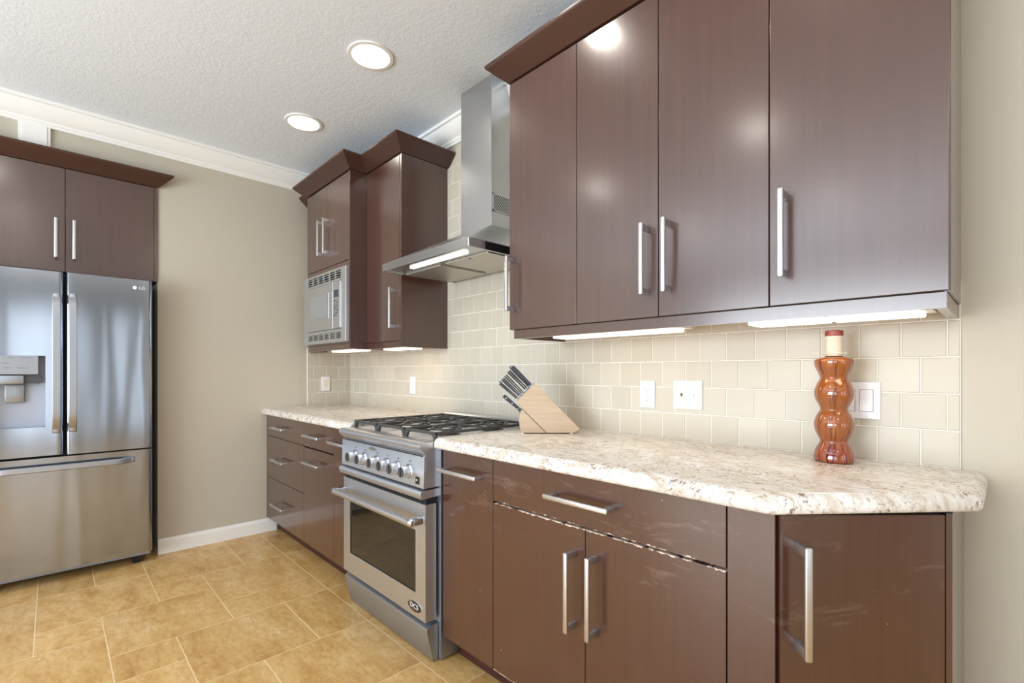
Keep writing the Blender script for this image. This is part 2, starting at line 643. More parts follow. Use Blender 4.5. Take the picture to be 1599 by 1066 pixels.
# trim to the corner mitre
for v in bm.verts:
    if abs(v.co.y - YB) < 1e-6:
        v.co.y = YB - (v.co.x - XL)
struct('trim_1', bm, 'trimwhite', smooth=True)
bm = bmesh.new()
sweep(bm, [(XL, YB), (XE, YB)], CR)
for v in bm.verts:
    if abs(v.co.x - XL) < 1e-6:
        v.co.x = XL + (YB - v.co.y)
struct('trim_2', bm, 'trimwhite', smooth=True)
bm = bmesh.new()
box(bm, XL, -0.141, 2.495, XL + 0.016, -0.008, 2.625, 0.002)
box(bm, XL, -0.127, 2.495, XL + 0.020, -0.022, 2.625, 0.002)
struct('trim_3', bm, 'trimwhite')


# ------------------------------------------------------------------ tiled backsplash
TP, TZ, Z0 = 0.1025, 0.1043, 0.93


def tile_quad(bm, lay, org, ux, un, a0, a1, z0, z1, th=0.008, inset=0.0016):
    a0 += inset
    a1 -= inset
    z0 += inset
    z1 -= inset
    if a1 - a0 < 0.006 or z1 - z0 < 0.006:
        return
    e = 0.0018
    pts = []
    for d, q in ((0.0, 0.0), (th - e, 0.0), (th, e)):
        pts.append([bm.verts.new(org + ux * a + un * d + Vector((0, 0, z))) for a, z in
                    ((a0 + q, z0 + q), (a1 - q, z0 + q), (a1 - q, z1 - q), (a0 + q, z1 - q))])
    fs = []
    for r0, r1 in zip(pts, pts[1:]):
        for i in range(4):
            fs.append(bm.faces.new((r0[i], r0[(i + 1) % 4], r1[(i + 1) % 4], r1[i])))
    fs.append(bm.faces.new(pts[-1]))
    c = rng.random()
    for f in fs:
        for lp in f.loops:
            lp[lay] = (c, c, c, 1)


XTL, XTR = XL, -0.100
bm = bmesh.new()
lay = bm.loops.layers.color.new('rnd')
TY = YB - 0.009
org = Vector((0, YB - 0.001, 0))
for row in range(15):
    z0, z1 = Z0 + row * TZ, Z0 + (row + 1) * TZ
    z1 = min(z1, 2.495)
    start = -1.1071 if row % 2 == 0 else -1.1525
    k0 = math.floor((XTL - start) / TP)
    a = start + k0 * TP
    while a < XTR:
        a0, a1 = max(a, XTL), min(a + TP, XTR)
        vis = row < 5 or (a1 > -2.56 and a0 < -1.5)
        if vis:
            tile_quad(bm, lay, org, Vector((1, 0, 0)), Vector((0, -1, 0)), a0, a1, z0, z1)
        a += TP
struct('wall_backsplash_back', bm, 'tile')
bm = bmesh.new()
box(bm, XL, YB - 0.0065, Z0, XTR, YB - 0.0002, 1.452)
box(bm, -2.56, YB - 0.0065, 1.452, -1.5, YB - 0.0002, 2.495)
struct('wall_backsplash_grout', bm, 'tile_grout')
bm = bmesh.new()
lay = bm.loops.layers.color.new('rnd')
org = Vector((XL + 0.001, 0, 0))
YTF = 1.4666
for row in range(5):
    z0, z1 = Z0 + row * TZ, min(Z0 + (row + 1) * TZ, 1.39)
    start = 1.5135 if row % 2 == 0 else 1.5656
    a = start - TP
    while a < YB:
        a0, a1 = max(a, YTF), min(a + TP, YB - 0.009)
        tile_quad(bm, lay, org, Vector((0, 1, 0)), Vector((1, 0, 0)), a0, a1, z0, z1)
        a += TP
struct('wall_backsplash_left', bm, 'tile')
struct('wall_backsplash_left_grout', B(XL + 0.0002, YTF, Z0, XL + 0.0065, YB - 0.009, 1.39), 'tile_grout')

# ------------------------------------------------------------------ cabinet helpers
YD, YC, YT, ZT = 1.166, 1.186, 1.252, 0.885      # base door face, carcass front, toe kick, carcass top
YU, YM = 1.485, 1.372                            # upper door faces
ZUB, ZUT, ZRL = 1.388, 2.492, 1.349
HP = 0.045


def bar_handle(parent, c, along, out, length=0.245, post=0.218):
    """bar pull: c = centre point on the door face, along / out unit vectors"""
    c, al, ou = Vector(c), Vector(along), Vector(out)
    si = al.cross(ou)
    bm = bmesh.new()

    def blk(ca, la, co, lo, ls, bev):
        b2 = bmesh.new()
        box(b2, -la / 2, -lo / 2, -ls / 2, la / 2, lo / 2, ls / 2, bev, 3)
        mt = Matrix((al, ou, si)).transposed()
        for v in b2.verts:
            v.co = c + mt @ (v.co + Vector((ca, co, 0)))
        me = bpy.data.meshes.new('tmp')
        b2.to_mesh(me)
        b2.free()
        bm.from_mesh(me)
        bpy.data.meshes.remove(me)
    blk(0, length, HP, 0.011, 0.0162, 0.004)
    for s in (-1, 1):
        blk(s * post / 2, 0.021, HP / 2 - 0.002, HP - 0.003, 0.0115, 0.0015)
    return obj('handle', bm, 'nickel', parent, smooth=True)


def front(name, parent, x0, x1, z0, z1, y, mat='lacquer', g=0.0015, th=0.02):
    return obj(name, B(x0 + g, y, z0 + g, x1 - g, y + th, z1 - g, bev=0.0012), mat, parent)


def hz(parent, xc, z, y=YD):
    return bar_handle(parent, (xc, y, z), (1, 0, 0), (0, -1, 0))


def vt(parent, x, zc, y):
    return bar_handle(parent, (x, y, zc), (0, 0, 1), (0, -1, 0))


def base_body(t, x0, x1, toe=True, side=0.0):
    obj('body', B(x0, YC + 0.001, 0.108, x1, YB - 0.012, ZT - 0.003), 'gap', t)
    if toe:
        obj('toe_kick', B(x0, YT, 0.001, x1, YT + 0.015, 0.108), 'toe', t)


BASEG = 'dark brown base cabinets'
# left of the range
t = thing('base_cabinet', 'dark brown three-drawer base cabinet in the corner against the left wall', 'cabinet', (-3.52, YD, 0), BASEG)
base_body(t, XL + 0.001, -3.1505)
for z0, z1, hh in ((0.728, 0.882, 0.805), (0.420, 0.728, 0.575), (0.110, 0.420, 0.257)):
    d = front('drawer', t, XL + 0.002, -3.1505, z0, z1, YD, 'lacquer_worn')
    hz(d, -3.552, hh)
t = thing('base_cabinet', 'dark brown base cabinet with one drawer over a scuffed pull-out front, left of the range', 'cabinet', (-2.92, YD, 0), BASEG)
base_body(t, -3.1505, -2.699)
d = front('drawer', t, -3.1505, -2.699, 0.728, 0.882, YD, 'lacquer_worn')
hz(d, -2.945, 0.8055)
d = front('door', t, -3.1505, -2.699, 0.110, 0.722, YD, 'lacquer_worn')
hz(d, -2.948, 0.638)
t = thing('base_cabinet', 'narrow dark brown pull-out cabinet partly hidden behind the left side of the range', 'cabinet', (-2.56, YD, 0), BASEG)
base_body(t, -2.699, -2.427)
d = front('door', t, -2.699, -2.427, 0.110, 0.882, YD, 'lacquer_worn')
hz(d, -2.563, 0.803)
# right of the range
t = thing('base_cabinet', 'narrow dark brown pull-out cabinet with a full-height front, right of the range', 'cabinet', (-1.47, YD, 0), BASEG)
base_body(t, -1.632, -1.3185)
d = front('door', t, -1.632, -1.3185, 0.110, 0.882, YD, 'lacquer_worn')
hz(d, -1.489, 0.806)
t = thing('base_cabinet', 'dark brown two-door base cabinet with one wide drawer and chipped edges', 'cabinet', (-0.9, YD, 0), BASEG)
base_body(t, -1.3185, -0.474)
d = front('drawer', t, -1.3185, -0.474, 0.728, 0.882, YD, 'lacquer_worn')
hz(d, -0.907, 0.808)
d = front('door', t, -1.3185, -0.8965, 0.110, 0.724, YD, 'lacquer_worn')
vt(d, -0.937, 0.531, YD)
d = front('door', t, -0.8965, -0.474, 0.110, 0.724, YD, 'lacquer_worn')
vt(d, -0.856, 0.537, YD)
# angled end cabinet
F2, R2 = Vector((-math.sin(YAW), math.cos(YAW))), Vector((math.cos(YAW), math.sin(YAW)))
XE0, XE1 = -0.474, -0.093
A0 = Vector((-0.3625, 1.170))
A1 = Vector((-0.093, 1.4515))
t = thing('base_cabinet', 'dark brown angled end cabinet with a single door beside the beige wall', 'cabinet', (-0.25, 1.4, 0), BASEG)
bm = bmesh.new()
prism(bm, [(XE0, YC + 0.001), (-0.372, YC + 0.001), (-0.108, 1.472), (XE1 - 0.012, 1.474), (XE1 - 0.012, YB - 0.012), (XE0, YB - 0.012)], 'z', 0.108, ZT - 0.003)
obj('body', bm, 'gap', t)
obj('filler', B(XE0 + 0.0015, YD, 0.110, -0.3675, YD + 0.02, 0.882, bev=0.001), 'lacquer_worn', t)
nrm = Vector((A1 - A0).normalized())
inw = Vector((-nrm.y, nrm.x))
a, b = A0 + nrm * 0.004, A1 - nrm * 0.016
bm = bmesh.new()
prism(bm, [tuple(a), tuple(b), tuple(b + inw * 0.02), tuple(a + inw * 0.02)], 'z', 0.1115, 0.8805)
bmesh.ops.bevel(bm, geom=list(bm.edges), offset=0.0012, segments=2, affect='EDGES')
d = obj('door', bm, 'lacquer_worn', t)
hc = A0 + nrm * 0.040
bar_handle(d, (hc.x, hc.y, 0.702), (0, 0, 1), (-inw.x, -inw.y, 0))
bm = bmesh.new()
prism(bm, [tuple(A1 - nrm * 0.0145), tuple(A1), (XE1, YB - 0.012), (XE1 - 0.0115, YB - 0.012), (XE1 - 0.0115, A1.y + 0.012)], 'z', 0.002, ZT - 0.001)
obj('side_panel', bm, 'lacquer', t)
bm = bmesh.new()
prism(bm, [(XE0, YT), (-0.40, YT), (-0.13, 1.53), (-0.142, 1.535), (-0.407, YT + 0.015), (XE0, YT + 0.015)], 'z', 0.001, 0.108)
obj('toe_kick', bm, 'toe', t)


# ------------------------------------------------------------------ countertops
def slab(outline, name, label, flat_edges):
    """granite slab, rounded upper edge; outline CCW in plan"""
    zb, zt = ZT, 0.930
    c = Vector((sum(p[0] for p in outline) / len(outline), sum(p[1] for p in outline) / len(outline)))
    n = len(outline)
    P = [Vector(p) for p in outline]

    def inset(d):
        out = []
        for i in range(n):
            e0 = (P[i] - P[i - 1]).normalized()
            e1 = (P[(i + 1) % n] - P[i]).normalized()
            f0 = 0.0 if ((i - 1) % n) in flat_edges else d
            f1 = 0.0 if i in flat_edges else d
            n0, n1 = Vector((-e0.y, e0.x)), Vector((-e1.y, e1.x))
            # intersection of the two offset lines
            p0 = P[i] + n0 * f0
            p1 = P[i] + n1 * f1
            den = e0.x * e1.y - e0.y * e1.x
            if abs(den) < 1e-6:
                out.append(p0)
            else:
                s = ((p1.x - p0.x) * e1.y - (p1.y - p0.y) * e1.x) / den
                out.append(p0 + e0 * s)
        return out
    lv = [(0.008, zb), (0.002, zb + 0.003), (0.0, zb + 0.009), (0.0, zb + 0.019), (0.003, zb + 0.028), (0.010, zb + 0.037), (0.019, zb + 0.043), (0.028, zt)]
    bm = bmesh.new()
    rings = [[bm.verts.new((q.x, q.y, z)) for q in inset(d)] for d, z in lv]
    for r0, r1 in zip(rings, rings[1:]):
        for i in range(n):
            bm.faces.new((r0[i], r0[(i + 1) % n], r1[(i + 1) % n], r1[i]))
    bm.faces.new(list(reversed(rings[0])))
    bm.faces.new(rings[-1])
    o = obj(name, bm, 'granite', None, smooth=True, auto=50)
    ident(o, label, 'countertop')


slab([(-1.652, 1.136), (-0.366, 1.136), (-0.052, 1.50), (-0.046, 1.52), (-0.046, YB - 0.001), (-1.652, YB - 0.001)], 'countertop',
     'cream speckled granite countertop with a clipped corner, under the knife block and bottle', {4, 5})
slab([(XL + 0.0005, 1.136), (-2.420, 1.136), (-2.420, YB - 0.001), (XL + 0.0005, YB - 0.001)], 'countertop',
     'cream granite countertop in the corner left of the range, below the microwave', {1, 2, 3})

# ------------------------------------------------------------------ wall cabinets, right run
UPG = 'dark brown wall cabinets right of the hood'
XU = [-1.567, -1.1845, -0.8323, -0.4836, -0.0993]
tops = YB - 0.0105


def upper_body(t, x0, x1, y, z0=ZUB, z1=2.497, mat='gap'):
    obj('body', B(x0, y + 0.021, z0, x1, tops, z1), mat, t)
    obj('bottom_panel', B(x0, y + 0.021, z0 - 0.006, x1, tops, z0 - 0.0005), 'birch', t)


t = thing('wall_cabinet', 'dark brown wall cabinet nearest the range hood, one door with handle at its left edge', 'cabinet', (-1.37, 1.65, ZUB), UPG)
upper_body(t, XU[0] + 0.012, XU[1], YU)
obj('side_panel', B(XU[0], YU + 0.021, ZUB, XU[0] + 0.0115, tops, 2.497), 'lacquer', t)
d = front('door', t, XU[0], XU[1], ZUB, ZUT, YU)
vt(d, -1.541, 1.590, YU)
t = thing('wall_cabinet', 'dark brown two-door wall cabinet with paired central handles, above the outlets', 'cabinet', (-0.83, 1.65, ZUB), UPG)
upper_body(t, XU[1], XU[3], YU)
d = front('door', t, XU[1], XU[2], ZUB, ZUT, YU)
vt(d, -0.873, 1.585, YU)
d = front('door', t, XU[2], XU[3], ZUB, ZUT, YU)
vt(d, -0.791, 1.585, YU)
t = thing('wall_cabinet', 'dark brown wall cabinet at the right end of the row, above the bottle', 'cabinet', (-0.29, 1.65, ZUB), UPG)
upper_body(t, XU[3], XU[4] - 0.012, YU)
obj('side_panel', B(XU[4] - 0.0115, YU + 0.021, ZUB, XU[4], tops, 2.497), 'lacquer', t)
d = front('door', t, XU[3], XU[4], ZUB, ZUT, YU)
vt(d, -0.441, 1.583, YU)

CP = [(0.0, 2.4985), (0.006, 2.4985), (0.076, 2.562), (0.080, 2.568), (0.080, 2.577), (0.062, 2.577), (-0.012, 2.512), (-0.012, 2.4985)]
bm = bmesh.new()
sweep(bm, [(XU[0], tops), (XU[0], YU), (XU[4], YU), (XU[4], tops)], CP)
ident(obj('cabinet_crown', bm, 'crown_wood'), 'sloping dark brown crown moulding along the top of the right wall cabinets', 'crown moulding')
bm = bmesh.new()
RL = [(-0.006, ZUB - 0.002), (-0.006, ZRL), (-0.026, ZRL), (-0.026, ZUB - 0.002)]
sweep(bm, [(XU[0] + 0.018, tops), (XU[0] + 0.018, YU), (XU[4], YU), (XU[4], tops)], RL)
ident(obj('light_rail', bm, 'lacquer'), 'dark brown light rail strip under the right wall cabinets', 'trim strip')

# ------------------------------------------------------------------ wall cabinets, left run
LG = 'dark brown wall cabinets left of the hood'
XM0, XM1, XV1 = -3.640, -2.932, -2.496
t = thing('wall_cabinet', 'shallow dark brown corner wall cabinet squeezed between the left wall and the microwave cabinet', 'cabinet', (-3.77, 1.65, ZUB), LG)
upper_body(t, XL + 0.008, XM0 - 0.001, YU)
d = front('door', t, XL + 0.008, XM0 - 0.001, ZUB, ZUT, YU)
MZ0, MZ1 = 1.400, 1.880
t = thing('wall_cabinet', 'deep dark brown wall cabinet holding the built-in microwave under two small doors', 'cabinet', (-3.29, 1.6, ZUB), LG)
bm = bmesh.new()
box(bm, XM0, YM + 0.021, 1.895, XM1 - 0.019, tops, 2.497)
box(bm, XM0, YM + 0.021, ZUB, XM1 - 0.019, tops, 1.396)
box(bm, XM0, YM + 0.021, 1.396, XM0 + 0.02, tops, 1.895)
obj('body', bm, 'gap', t)
obj('bottom_panel', B(XM0, YM + 0.024, ZUB - 0.006, XM1 - 0.019, tops, ZUB - 0.0005), 'birch', t)
obj('side_panel', B(XM1 - 0.0185, YM + 0.002, ZRL, XM1, tops, 2.497), 'lacquer', t)
obj('microwave_frame', B(XM0, YM + 0.002, ZUB, XM1 - 0.0195, YM + 0.02, 1.412), 'lacquer', t)
obj('microwave_frame', B(XM0, YM + 0.002, 1.868, XM1 - 0.0195, YM + 0.02, 1.922), 'lacquer', t)
d = front('door', t, XM0, -3.2875, 1.924, ZUT, YM)
vt(d, -3.340, 2.128, YM)
d = front('door', t, -3.2875, XM1, 1.924, ZUT, YM)
vt(d, -3.243, 2.128, YM)
t = thing('wall_cabinet', 'dark brown single-door wall cabinet between the microwave and the range hood', 'cabinet', (-2.71, 1.65, ZUB), LG)
upper_body(t, XM1 + 0.001, XV1 - 0.019, YU)
obj('side_panel', B(XV1 - 0.0185, YU + 0.002, ZRL, XV1, tops, 2.497), 'lacquer', t)
d = front('door', t, XM1 + 0.001, XV1 - 0.0195, ZUB, ZUT, YU)
vt(d, -2.557, 1.583, YU)
bm = bmesh.new()
sweep(bm, [(XL + 0.001, YU), (XM0, YU), (XM0, YM), (XM1, YM), (XM1, YU), (XV1, YU), (XV1, tops)], CP)
ident(obj('cabinet_crown', bm, 'crown_wood'), 'stepped dark brown crown moulding on top of the cabinets around the microwave', 'crown moulding')
bm = bmesh.new()
sweep(bm, [(XL + 0.012, YU), (XM0 + 0.005, YU), (XM0 + 0.005, YM), (XM1 - 0.0195, YM)], RL)
sweep(bm, [(XM1 + 0.0005, YU), (XV1 - 0.0195, YU)], RL)
ident(obj('light_rail', bm, 'lacquer'), 'dark brown light rail strip under the microwave and its neighbours', 'trim strip')


# ------------------------------------------------------------------ under-cabinet lights
def uc_light(x0, x1, y0, y1, label, power):
    t = thing('undercabinet_light', label, 'light fixture', ((x0 + x1) / 2, (y0 + y1) / 2, 1.380), 'slim lights under the wall cabinets')
    obj('housing', B(x0, y0, 1.354, x1, y1, 1.380, bev=0.002), 'white', t)
    n = 2
    L = (x1 - x0 - 0.05) / n
    for i in range(n):
        xa = x0 + 0.02 + i * (L + 0.01)
        obj('diffuser', B(xa, y0 + 0.012, 1.342, xa + L, y1 - 0.02, 1.354, bev=0.004), 'ledlit', t, smooth=True)
    area('undercabinet_lamp', ((x0 + x1) / 2, (y0 + y1) / 2, 1.339), (0, 0, 0), x1 - x0 - 0.06, 0.05, power, WARM)


uc_light(-1.37, -0.79, 1.52, 1.65, 'slim lit strip light under the cabinets near the knife block', 0.38)
uc_light(-0.58, -0.135, 1.52, 1.66, 'slim lit strip light under the right end cabinet, above the bottle', 0.38)
uc_light(-3.42, -2.99, 1.44, 1.58, 'slim lit strip light under the microwave cabinet', 0.5)
uc_light(-2.87, -2.53, 1.55, 1.69, 'slim lit strip light under the single-door cabinet left of the hood', 0.5)

# ------------------------------------------------------------------ microwave
t = thing('microwave', 'built-in stainless microwave with a wide trim frame set in the wall cabinet', 'microwave', (-3.28, YM, MZ0))
yf = YM - 0.022
mx0, mx1 = -3.638, -2.906 - 0.046
# trim kit frame with louvred vents
bm = bmesh.new()
X0, X1, Zb, Zt = -3.645, -2.945, 1.398, 1.884
wx0, wx1, wz0, wz1 = -3.575, -3.010, 1.483, 1.802
box(bm, X0, yf, Zb, wx0, YM + 0.001, Zt, 0.003)
box(bm, wx1, yf, Zb, X1, YM + 0.001, Zt, 0.003)
box(bm, wx0, yf, 1.868, wx1, YM + 0.001, Zt)
box(bm, wx0, yf, 1.800, wx1, YM + 0.001, 1.815)
box(bm, wx0, yf, Zb, wx1, YM + 0.001, 1.424)
box(bm, wx0, yf, 1.462, wx1, YM + 0.001, 1.485)
tk = obj('trim_frame', bm, 'mw_steel', t)
for zlo, zhi in ((1.815, 1.868), (1.424, 1.462)):
    obj('vent_backing', B(wx0, YM - 0.004, zlo, wx1, YM + 0.001, zhi), 'dark', t)
for zlo, zhi in ((1.819, 1.866), (1.427, 1.461)):
    bm = bmesh.new()
    nl = 3
    for i in range(nl):
        zc_ = zlo + (i + 0.5) * (zhi - zlo) / nl
        box(bm, wx0, yf + 0.002, zc_ - 0.0024, wx1, yf + 0.010, zc_ + 0.0024)
    for i in range(7):
        xc_ = wx0 + i * (wx1 - wx0) / 6
        box(bm, max(xc_ - 0.008, wx0), yf + 0.001, zlo - 0.002, min(xc_ + 0.008, wx1), yf + 0.010, zhi + 0.002)
    obj('vent_grille', bm, 'mw_steel', t)
obj('body', B(wx0, YM + 0.003, 1.486, wx1, tops - 0.06, 1.800), 'dark', t)
d = obj('door', B(wx0 + 0.003, yf - 0.006, 1.488, -3.128, YM + 0.002, 1.797, bev=0.004), 'mw_steel', t)
obj('window_frame', B(-3.508, yf - 0.0085, 1.563, -3.190, yf - 0.003, 1.737, bev=0.002), 'mw_steel', d)
obj('window', B(-3.496, yf - 0.0095, 1.574, -3.200, yf - 0.005, 1.727, bev=0.0005), 'mw_glass', d)
cp = obj('control_panel', B(-3.1245, yf - 0.006, 1.488, wx1 - 0.003, YM + 0.002, 1.797, bev=0.004), 'mw_steel', t)
obj('display', B(-3.106, yf - 0.0075, 1.693, -3.040, yf - 0.004, 1.741), 'knob_face', cp)
for r_ in range(7):
    for c_ in range(3):
        xa, za = -3.106 + c_ * 0.0225, 1.672 - r_ * 0.0165
        obj('button', B(xa, yf - 0.0072, za - 0.006, xa + 0.018, yf - 0.004, za + 0.005), 'print' if (r_ + c_) % 3 else 'knob_face', cp)

# ------------------------------------------------------------------ range
RX0, RX1 = -2.417, -1.655
t = thing('range', 'stainless steel gas range with black cast-iron grates and oven below', 'range', (-2.036, 1.45, 0))
bm = bmesh.new()
box(bm, RX0, 1.160, 0.012, RX1 + 0.0185, YB - 0.03, 0.8835)
box(bm, RX0, 1.161, 0.8836, RX1, YB - 0.031, 0.900)
obj('body', bm, 'steel_side', t)
bm = bmesh.new()
bx = [(RX0 + 0.02, 1.30), (RX0 + 0.02, 1.72), (RX1 - 0.05, 1.30), (RX1 - 0.05, 1.72)]
for x_, y_ in bx:
    obj('foot', B(x_, y_, 0.0, x_ + 0.03, y_ + 0.03, 0.0125), 'black', t)
# control panel with bullnose
prof = [(1.160, 0.725), (1.088, 0.725), (1.092, 0.852), (1.096, 0.858), (1.092, 0.868), (1.082, 0.878), (1.074, 0.886), (1.071, 0.895), (1.073, 0.903),
        (1.081, 0.909), (1.093, 0.911), (1.160, 0.911)]
bm = bmesh.new()
prism(bm, prof, 'x', RX0, RX1)
cpn = obj('control_panel', bm, 'steel_range', t, smooth=True, auto=40)
obj('panel_seam', B(RX0 + 0.004, 1.0905, 0.8535, RX1 - 0.014, 1.094, 0.8575), 'dark', cpn)
# vent trim under the panel
bm = bmesh.new()
prism(bm, [(1.160, 0.686), (1.080, 0.682), (1.076, 0.688), (1.074, 0.706), (1.078, 0.714), (1.086, 0.717), (1.160, 0.717)], 'x', RX0 - 0.002, RX1)
obj('vent_trim', bm, 'steel_range', t, smooth=True)
bm = bmesh.new()
box(bm, RX0 + 0.006, 1.105, 0.655, RX1 - 0.006, 1.160, 0.684)
box(bm, RX0 + 0.006, 1.100, 0.717, RX1 - 0.006, 1.160, 0.7252)
obj('vent_gap', bm, 'dark', t)
bm = bmesh.new()
for i in range(34):
    xa = RX0 + 0.03 + i * 0.0208
    box(bm, xa, 1.1025, 0.663, xa + 0.011, 1.106, 0.676)
obj('vent_slots', bm, 'black', t)
# oven door
bm = bmesh.new()
wxa, wxb, wza, wzb = -2.340, -1.730, 0.279, 0.540
DY0, DY1, DZ0, DZ1 = 1.098, 1.150, 0.176, 0.657
box(bm, RX0 + 0.002, DY0, DZ0, wxa, DY1, DZ1)
box(bm, wxb, DY0, DZ0, RX1 - 0.001, DY1, DZ1)
box(bm, wxa, DY0, DZ0, wxb, DY1, wza)
box(bm, wxa, DY0, wzb, wxb, DY1, DZ1)
dr = obj('oven_door', bm, 'steel_range', t)
obj('window', B(wxa - 0.001, DY0 + 0.003, wza - 0.001, wxb + 0.001, DY0 + 0.012, wzb + 0.001), 'oven_glass', dr)
bm = bmesh.new()
for a_ in ((wxa - 0.004, wza - 0.004, wxb + 0.004, wza), (wxa - 0.004, wzb, wxb + 0.004, wzb + 0.004), (wxa - 0.004, wza, wxa, wzb), (wxb, wza, wxb + 0.004, wzb)):
    box(bm, a_[0], DY0 - 0.0012, a_[1], a_[2], DY0 + 0.004, a_[3], 0.0008)
obj('window_trim', bm, 'chrome', dr)
bm = bmesh.new()
hy, hz_ = 1.040, 0.594
tube(bm, [(RX0 + 0.015, hy, hz_), (RX1 - 0.015, hy, hz_)], 0.0155, 20)
hd = obj('handle', bm, 'nickel', dr, smooth=True)
for s, xa in ((1, RX0 + 0.004), (-1, RX1 - 0.004)):
    bm = bmesh.new()
    tube(bm, [(xa + s * 0.030, hy, hz_), (xa + s * 0.012, hy, hz_), (xa + s * 0.003, hy + 0.003, hz_)], [0.0185, 0.0185, 0.012], 20)
    box(bm, xa + s * 0.003 if s > 0 else xa - 0.034, hy + 0.004, hz_ - 0.015, xa + 0.034 if s > 0 else xa - 0.003, DY0 + 0.001, hz_ + 0.014, 0.005, 3)
    obj('handle_mount', bm, 'chrome', dr, smooth=True)
# oval maker badge
bm = bmesh.new()


def oval(bm, cx, cz, rx, rz, y0, y1, seg=36):
    prism(bm, [(cx + rx * math.cos(2 * PI * i / seg), cz + rz * math.sin(2 * PI * i / seg)) for i in range(seg)], 'y', y0, y1)


bc = (-1.735, 0.2185)
oval(bm, bc[0], bc[1], 0.052, 0.0235, DY0 - 0.003, DY0 + 0.001)
bdg = obj('badge', bm, 'chrome', dr)
bm = bmesh.new()
oval(bm, bc[0], bc[1], 0.0475, 0.0195, DY0 - 0.004, DY0 - 0.002)
obj('badge_field', bm, 'black', dr)
text_mesh('badge_lettering', 'DCS', 0.027, 'white', dr, (bc[0], DY0 - 0.0042, bc[1] + 0.002), (1, 0, 0), (0, 0, 1), sx=1.25)
obj('badge_rule', B(bc[0] - 0.026, DY0 - 0.0046, bc[1] - 0.0125, bc[0] + 0.026, DY0 - 0.0038, bc[1] - 0.0105), 'chrome', dr)
# slanted kick panel
bm = bmesh.new()
prism(bm, [(1.157, 0.159), (1.116, 0.152), (1.106, 0.146), (1.104, 0.136), (1.134, 0.006), (1.157, 0.006)], 'x', RX0 + 0.004, RX1)
obj('kick_panel', bm, 'steel_side', t, smooth=True)
# knobs
for kx in (-2.262, -2.164, -2.043, -1.950, -1.858, -1.762):
    bm = bmesh.new()
    kz = 0.783
    lathe(bm, [(0.031, 1.0895), (0.031, 1.082), (0.027, 1.079)], (kx, 0, kz), 'y', 28)
    kb = obj('knob', bm, 'chrome', t, smooth=True)
    bm = bmesh.new()
    lathe(bm, [(0.024, 1.080), (0.0265, 1.072), (0.0265, 1.050), (0.024, 1.046)], (kx, 0, kz), 'y', 28)
    obj('knob_rim', bm, 'nickel', kb, smooth=True)
    bm = bmesh.new()
    lathe(bm, [(0.0205, 1.0465), (0.020, 1.0435)], (kx, 0, kz), 'y', 28)
    box(bm, kx - 0.0045, 1.038, kz - 0.019, kx + 0.0045, 1.0445, kz + 0.019, 0.002)
    obj('knob_face', bm, 'knob_face', kb)
    obj('knob_mark', B(kx - 0.006, 1.0885, kz + 0.039, kx + 0.006, 1.0925, kz + 0.044), 'print', cpn)
bm = bmesh.new()
box(bm, -1.712, 1.085, 0.738, -1.688, 1.0895, 0.768, 0.001)
sw = obj('rocker_switch', bm, 'black', t)
obj('switch_mark', B(-1.704, 1.0838, 0.752, -1.697, 1.0856, 0.759), 'ivory', sw)
bm = bmesh.new()
oval(bm, -2.09, 0.838, 0.036, 0.007, 1.0895, 1.094)
obj('panel_emblem', bm, 'chrome', cpn)
# cooktop
bm = bmesh.new()
box(bm, RX0, 1.160, 0.9005, RX1, YB - 0.03, 0.911)
ck = obj('cooktop', bm, 'steel_top', t)
bm = bmesh.new()
box(bm, RX0, 1.742, 0.911, RX1, YB - 0.032, 0.953, 0.003)
prism(bm, [(1.728, 0.948), (1.736, 0.956), (YB - 0.030, 0.956), (YB - 0.030, 0.950), (1.738, 0.950), (1.732, 0.944)], 'x', RX0, RX1)
obj('backguard', bm, 'steel_range', t)
for bxx in (-2.290, -2.036, -1.782):
    for by in (1.31, 1.58):
        bm = bmesh.new()
        lathe(bm, [(0.052, 0.911), (0.050, 0.918), (0.036, 0.920), (0.034, 0.928)], (bxx, by, 0), 'z', 28)
        bn = obj('burner', bm, 'iron', t, smooth=True)
        bm = bmesh.new()
        lathe(bm, [(0.036, 0.9275), (0.038, 0.932), (0.032, 0.937)], (bxx, by, 0), 'z', 28)
        obj('burner_cap', bm, 'iron', bn, smooth=True)
